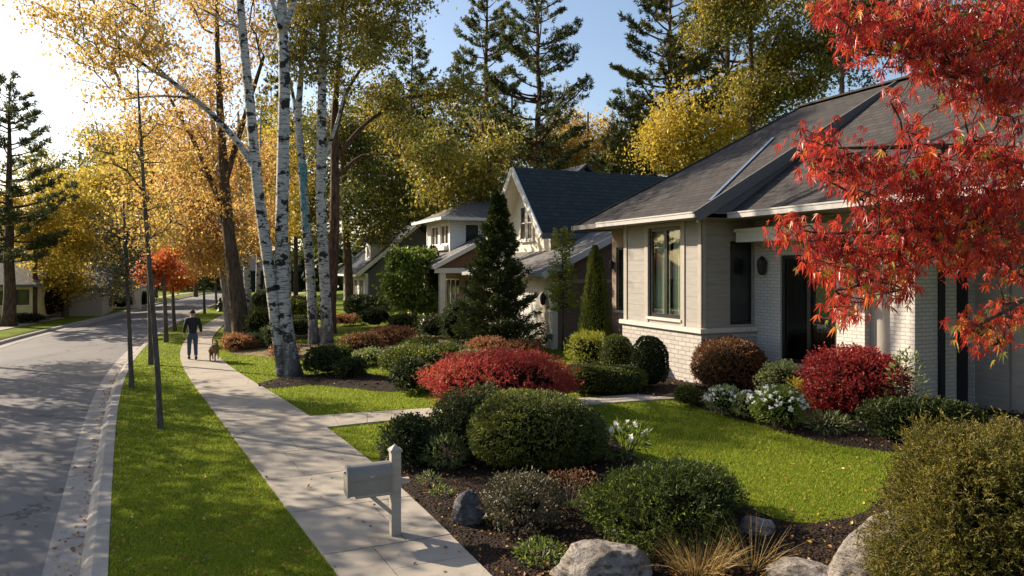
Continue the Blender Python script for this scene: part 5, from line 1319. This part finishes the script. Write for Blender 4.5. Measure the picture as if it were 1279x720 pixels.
# ------------------------------------------------------------------ person and dog
def skinned(name, verts, edges, rad, mat, parent, sub=2, root=0):
    me = bpy.data.meshes.new(name); me.from_pydata([tuple(v) for v in verts], edges, [])
    o = bpy.data.objects.new(name, me); link(o)
    m = o.modifiers.new('skin', 'SKIN'); m.use_smooth_shade = True
    sv = me.skin_vertices[0].data if me.skin_vertices else None
    if sv is None:
        bpy.context.view_layer.objects.active = o
        bpy.context.view_layer.update(); sv = me.skin_vertices[0].data
    for i, r in enumerate(rad):
        r = r if isinstance(r, tuple) else (r, r); sv[i].radius = r; sv[i].use_root = (i == root)
    s = o.modifiers.new('sub', 'SUBSURF'); s.levels = sub; s.render_levels = sub
    bpy.context.view_layer.update()
    dg = bpy.context.evaluated_depsgraph_get()
    me2 = bpy.data.meshes.new_from_object(o.evaluated_get(dg)); me2.name = name
    bpy.data.objects.remove(o); me2.materials.clear(); me2.materials.append(M[mat])
    me2.polygons.foreach_set('use_smooth', np.ones(len(me2.polygons), bool))
    return link(bpy.data.objects.new(name, me2), parent)
def chainskin(name, chains, mat, parent, sub=2):
    """chains: lists of (x,y,z,r); equal points are merged so the limbs join into one body"""
    vs, rs, es, key = [], [], [], {}
    for c in chains:
        prev = None
        for p in c:
            k = tuple(round(q, 4) for q in p[:3])
            if k not in key: key[k] = len(vs); vs.append(p[:3]); rs.append(p[3])
            if prev is not None and (prev, key[k]) not in es: es.append((prev, key[k]))
            prev = key[k]
    return skinned(name, vs, es, rs, mat, parent, sub)
def person():
    g = flat(241, 449.5, .034)
    a_ = ab(*g)[0]; p2 = xy(a_+3, (SLb(a_+3)+SRb(a_+3))/2); p1 = xy(a_, (SLb(a_)+SRb(a_))/2)
    rz = math.atan2(p2[1]-p1[1], p2[0]-p1[0])-math.pi/2
    r = empty('person', (g[0], g[1], .034), 'man in a dark jacket and blue jeans walking away along the pavement', 'person', rz)
    pel, sp, ch, nk = (0,0,.93,.085), (0,.01,1.1,.10), (0,.02,1.32,.12), (0,.025,1.47,.055)
    body = [[pel, sp, ch, nk, (0,.035,1.555,.075), (0,.04,1.63,.085), (0,.035,1.70,.06)], [(0,.04,1.63,.085), (0,.135,1.605,.02)]]
    for s, kn, an, to, el, wr in ((-1, (-.10,.10,.50), (-.105,.17,.10), (-.11,.30,.045), (-.245,-.06,1.13), (-.265,.05,.90)),
                                  (1, (.095,.02,.50), (.10,-.20,.13), (.105,-.09,.045), (.25,-.01,1.13), (.275,.10,.91))):
        body.append([pel, (s*.085,0,.86,.07), (*kn,.055), (*an,.04), (*to,.035)])
        sh = (s*.17,.01,1.39,.06)
        hand = (wr[0]+s*.005, wr[1]+.02, wr[2]-.075, .028)
        body.append([ch, sh, (*el,.042), (*wr,.028), hand])
        for k, (dx, L) in enumerate(((-.02,.05), (-.007,.07), (.007,.065), (.02,.05))):
            body.append([hand, (hand[0]+s*.003, hand[1]+dx, hand[2]-.04, .010), (hand[0]-s*.006, hand[1]+dx*1.15+.008, hand[2]-.04-L*.6, .008)])
        body.append([hand, (hand[0]-s*.01, hand[1]+.035, hand[2]-.005, .010), (hand[0]-s*.012, hand[1]+.05, hand[2]-.03, .008)])
    chainskin('body', body, 'skin', r, 2)
    jk = [[(0,0,.84,.15), (0,.01,1.06,.150), (0,.02,1.24,.165), (0,.02,1.38,.135), (0,.02,1.465,.075)]]
    for s, el, wr in ((-1, (-.245,-.06,1.13), (-.265,.05,.925)), (1, (.25,-.01,1.13), (.275,.10,.935))):
        jk.append([(0,.02,1.38,.135), (s*.175,.01,1.385,.085), (*el,.066), (*wr,.045)])
    chainskin('jacket', jk, 'jacket', r, 2)
    jn = [[(0,0,1.0,.13), (0,0,.88,.14)]]
    for s, kn, an in ((-1, (-.10,.10,.50), (-.105,.16,.11)), (1, (.095,.02,.50), (.10,-.19,.14))):
        jn.append([(0,0,.88,.14), (s*.09,.01,.80,.105), (*kn,.075), (*an,.06)])
    chainskin('jeans', jn, 'jeans', r, 2)
    for s, an, to in ((-1, (-.105,.15,.06), (-.11,.31,.045)), (1, (.10,-.22,.10), (.105,-.09,.042))):
        chainskin('shoe', [[(an[0], an[1]-.03, an[2], .055), (*an, .055), (to[0], (an[1]+to[1])/2, to[2]+.01, .05), (*to, .038)]], 'shoe', r, 2)
    chainskin('hair', [[(0,.0,1.57,.07), (0,.015,1.635,.093), (0,.03,1.69,.075), (0,.06,1.715,.045)]], 'hair', r, 2)
    mb = MB()
    for s in (-1, 1): mb.tube([(s*.078,.04,1.59), (s*.092,.035,1.605), (s*.094,.033,1.63), (s*.08,.038,1.645)], [.008,.014,.014,.008], 6)
    mb.build('ears', M['skin'], r, True)
person()
def dog():
    g = flat(268, 450.5, .034)
    r = empty('dog', (g[0], g[1], .034), 'tan dog trotting on the pavement beside the walking man', 'dog', math.radians(12))
    rump, mid, ch = (0,-.24,.44,.105), (0,0,.45,.10), (0,.22,.44,.125)
    b = [[rump, mid, ch, (-.01,.34,.54,.075), (-.03,.40,.62,.078), (-.055,.46,.625,.05), (-.085,.53,.605,.032)], [rump, (0,-.34,.49,.035), (.02,-.43,.47,.025), (.03,-.50,.40,.016)]]
    for s, d in ((-1, .03), (1, -.04)):
        b.append([rump, (s*.075,-.22,.36,.075), (s*.085,-.14+d,.26,.05), (s*.085,-.27+d,.15,.026), (s*.085,-.235+d,.035,.024), (s*.085,-.195+d,.025,.022)])
        b.append([ch, (s*.075,.21,.34,.06), (s*.08,.17-d,.22,.034), (s*.08,.21-d,.12,.026), (s*.08,.21-d,.035,.024), (s*.08,.25-d,.025,.022)])
    chainskin('body', b, 'fur', r, 2)
    for s in (-1, 1):
        mb = MB(); c = np.array((-.03+s*.05, .395, .675)); mb.add([c+(-.025,0,0), c+(.025,0,0), c+(0,-.03,-.005), c+(s*.03,.01,.075)], [(0,1,3), (1,2,3), (2,0,3), (0,2,1)]); mb.build('ear', M['fur'], r)
dog()

# ------------------------------------------------------------------ small street things
def hydrant():
    g = flat(275.5, 389.5); mb = MB()
    mb.tube([(0,0,-.1), (0,0,.06), (0,0,.08), (0,0,.55), (0,0,.62), (0,0,.66), (0,0,.9), (0,0,.98), (0,0,1.02)], [.26,.26,.17,.15,.2,.12,.09,.12,.03], 10)
    mb.tube([(-.24,0,.5), (.24,0,.5)], .07, 8)
    tag(mb.build('hydrant', M['iron'], None, True, (g[0], g[1], 0)), 'black cast iron hydrant at the far end of the grass verge', 'hydrant')
hydrant()
def lamp_post():
    x, y = flat(108, 392, .1); r = empty('lamp_post', (x, y, h(x, y)), 'thin dark post standing on the far verge between yellow trees', 'post')
    mb = MB(); mb.tube([(0,0,-.2), (0,0,.25), (0,0,.3), (0,0,1.6)], [.09,.09,.06,.05], 8); mb.build('post', M['iron'], r, True)
    mb = MB(); mb.tube([(0,0,1.6), (0,0,1.64), (0,0,1.78), (0,0,1.84)], [.05,.11,.09,.02], 8); mb.build('post_cap', M['iron'], r, True)
lamp_post()
def wrap():  # made-up cloth carrying an unexplained teal tint on the trunk
    P = [at(px, py, 27.8) for px, py in ((383.2,290),(381.2,265),(379.6,245),(378,215),(377.2,205))]
    mb = MB(); n = 14; ks = []
    for i, p in enumerate(P):
        for j in range(n):
            a = -1.75+j/(n-1)*1.9; rr = .178+.012*math.sin(j*2.1+i)+.02*(j == n-1)
            ks.append(p+np.array((math.cos(a)*rr, math.sin(a)*rr, .03*math.sin(j*1.3))))
    i = np.arange(len(P)-1)[:, None]*n; j = np.arange(n-1)[None]
    mb.add(ks, np.stack((i+j, i+j+1, i+n+j+1, i+n+j), -1).reshape(-1, 4))
    tag(mb.build('teal_tint_wrap', M['teal'], None, True), 'added cloth standing for a teal tint on the slim white birch trunk', 'cloth')
wrap()

# shade from across the road
for i, (x, y, H_, R_, lab) in enumerate(SHADE): shade_tree(x, y, H_, R_, 200+i, lab, *((7, 150) if R_ < 2 else (8, 250)))

# ------------------------------------------------------------------ camera, light
cam = bpy.data.cameras.new('camera'); co = bpy.data.objects.new('camera', cam); link(co)
co.location = (0, 0, CH); co.rotation_euler = (math.radians(90), 0, 0)
cam.sensor_width = 36; cam.lens = 36*F/1279; cam.shift_y = -25/1279; cam.clip_end = 3000; cam.clip_start = .05
S.camera = co
sd = Vector((math.sin(SUN_AZ)*math.cos(SUN_EL), math.cos(SUN_AZ)*math.cos(SUN_EL), math.sin(SUN_EL)))
su = bpy.data.lights.new('sun', 'SUN'); so = bpy.data.objects.new('sun', su); link(so)
su.energy = SUN_E; su.angle = math.radians(.5); su.color = (1, .86, .68)
so.rotation_euler = sd.to_track_quat('Z', 'Y').to_euler(); so.location = (-20, 10, 30)
w = bpy.data.worlds.new('World'); S.world = w; w.use_nodes = True
nt = w.node_tree; bgn = nt.nodes['Background']; sky = nt.nodes.new('ShaderNodeTexSky'); sky.sky_type = 'NISHITA'; sky.sun_disc = False
sky.sun_elevation = SUN_EL; sky.sun_rotation = SUN_AZ; sky.air_density = 1.0; sky.dust_density = 1.8; sky.ozone_density = 1.0
nt.links.new(sky.outputs[0], bgn.inputs[0]); bgn.inputs[1].default_value = SKY_E
S.view_settings.view_transform = 'Standard'; S.view_settings.look = 'None'; S.view_settings.exposure = EXPO; S.view_settings.gamma = 1
S.render.engine = 'CYCLES'
c = S.cycles; c.max_bounces = 7; c.diffuse_bounces = 3; c.glossy_bounces = 2; c.transmission_bounces = 4; c.transparent_max_bounces = 6
c.use_denoising = True; c.caustics_reflective = False; c.caustics_refractive = False; c.sample_clamp_indirect = 6
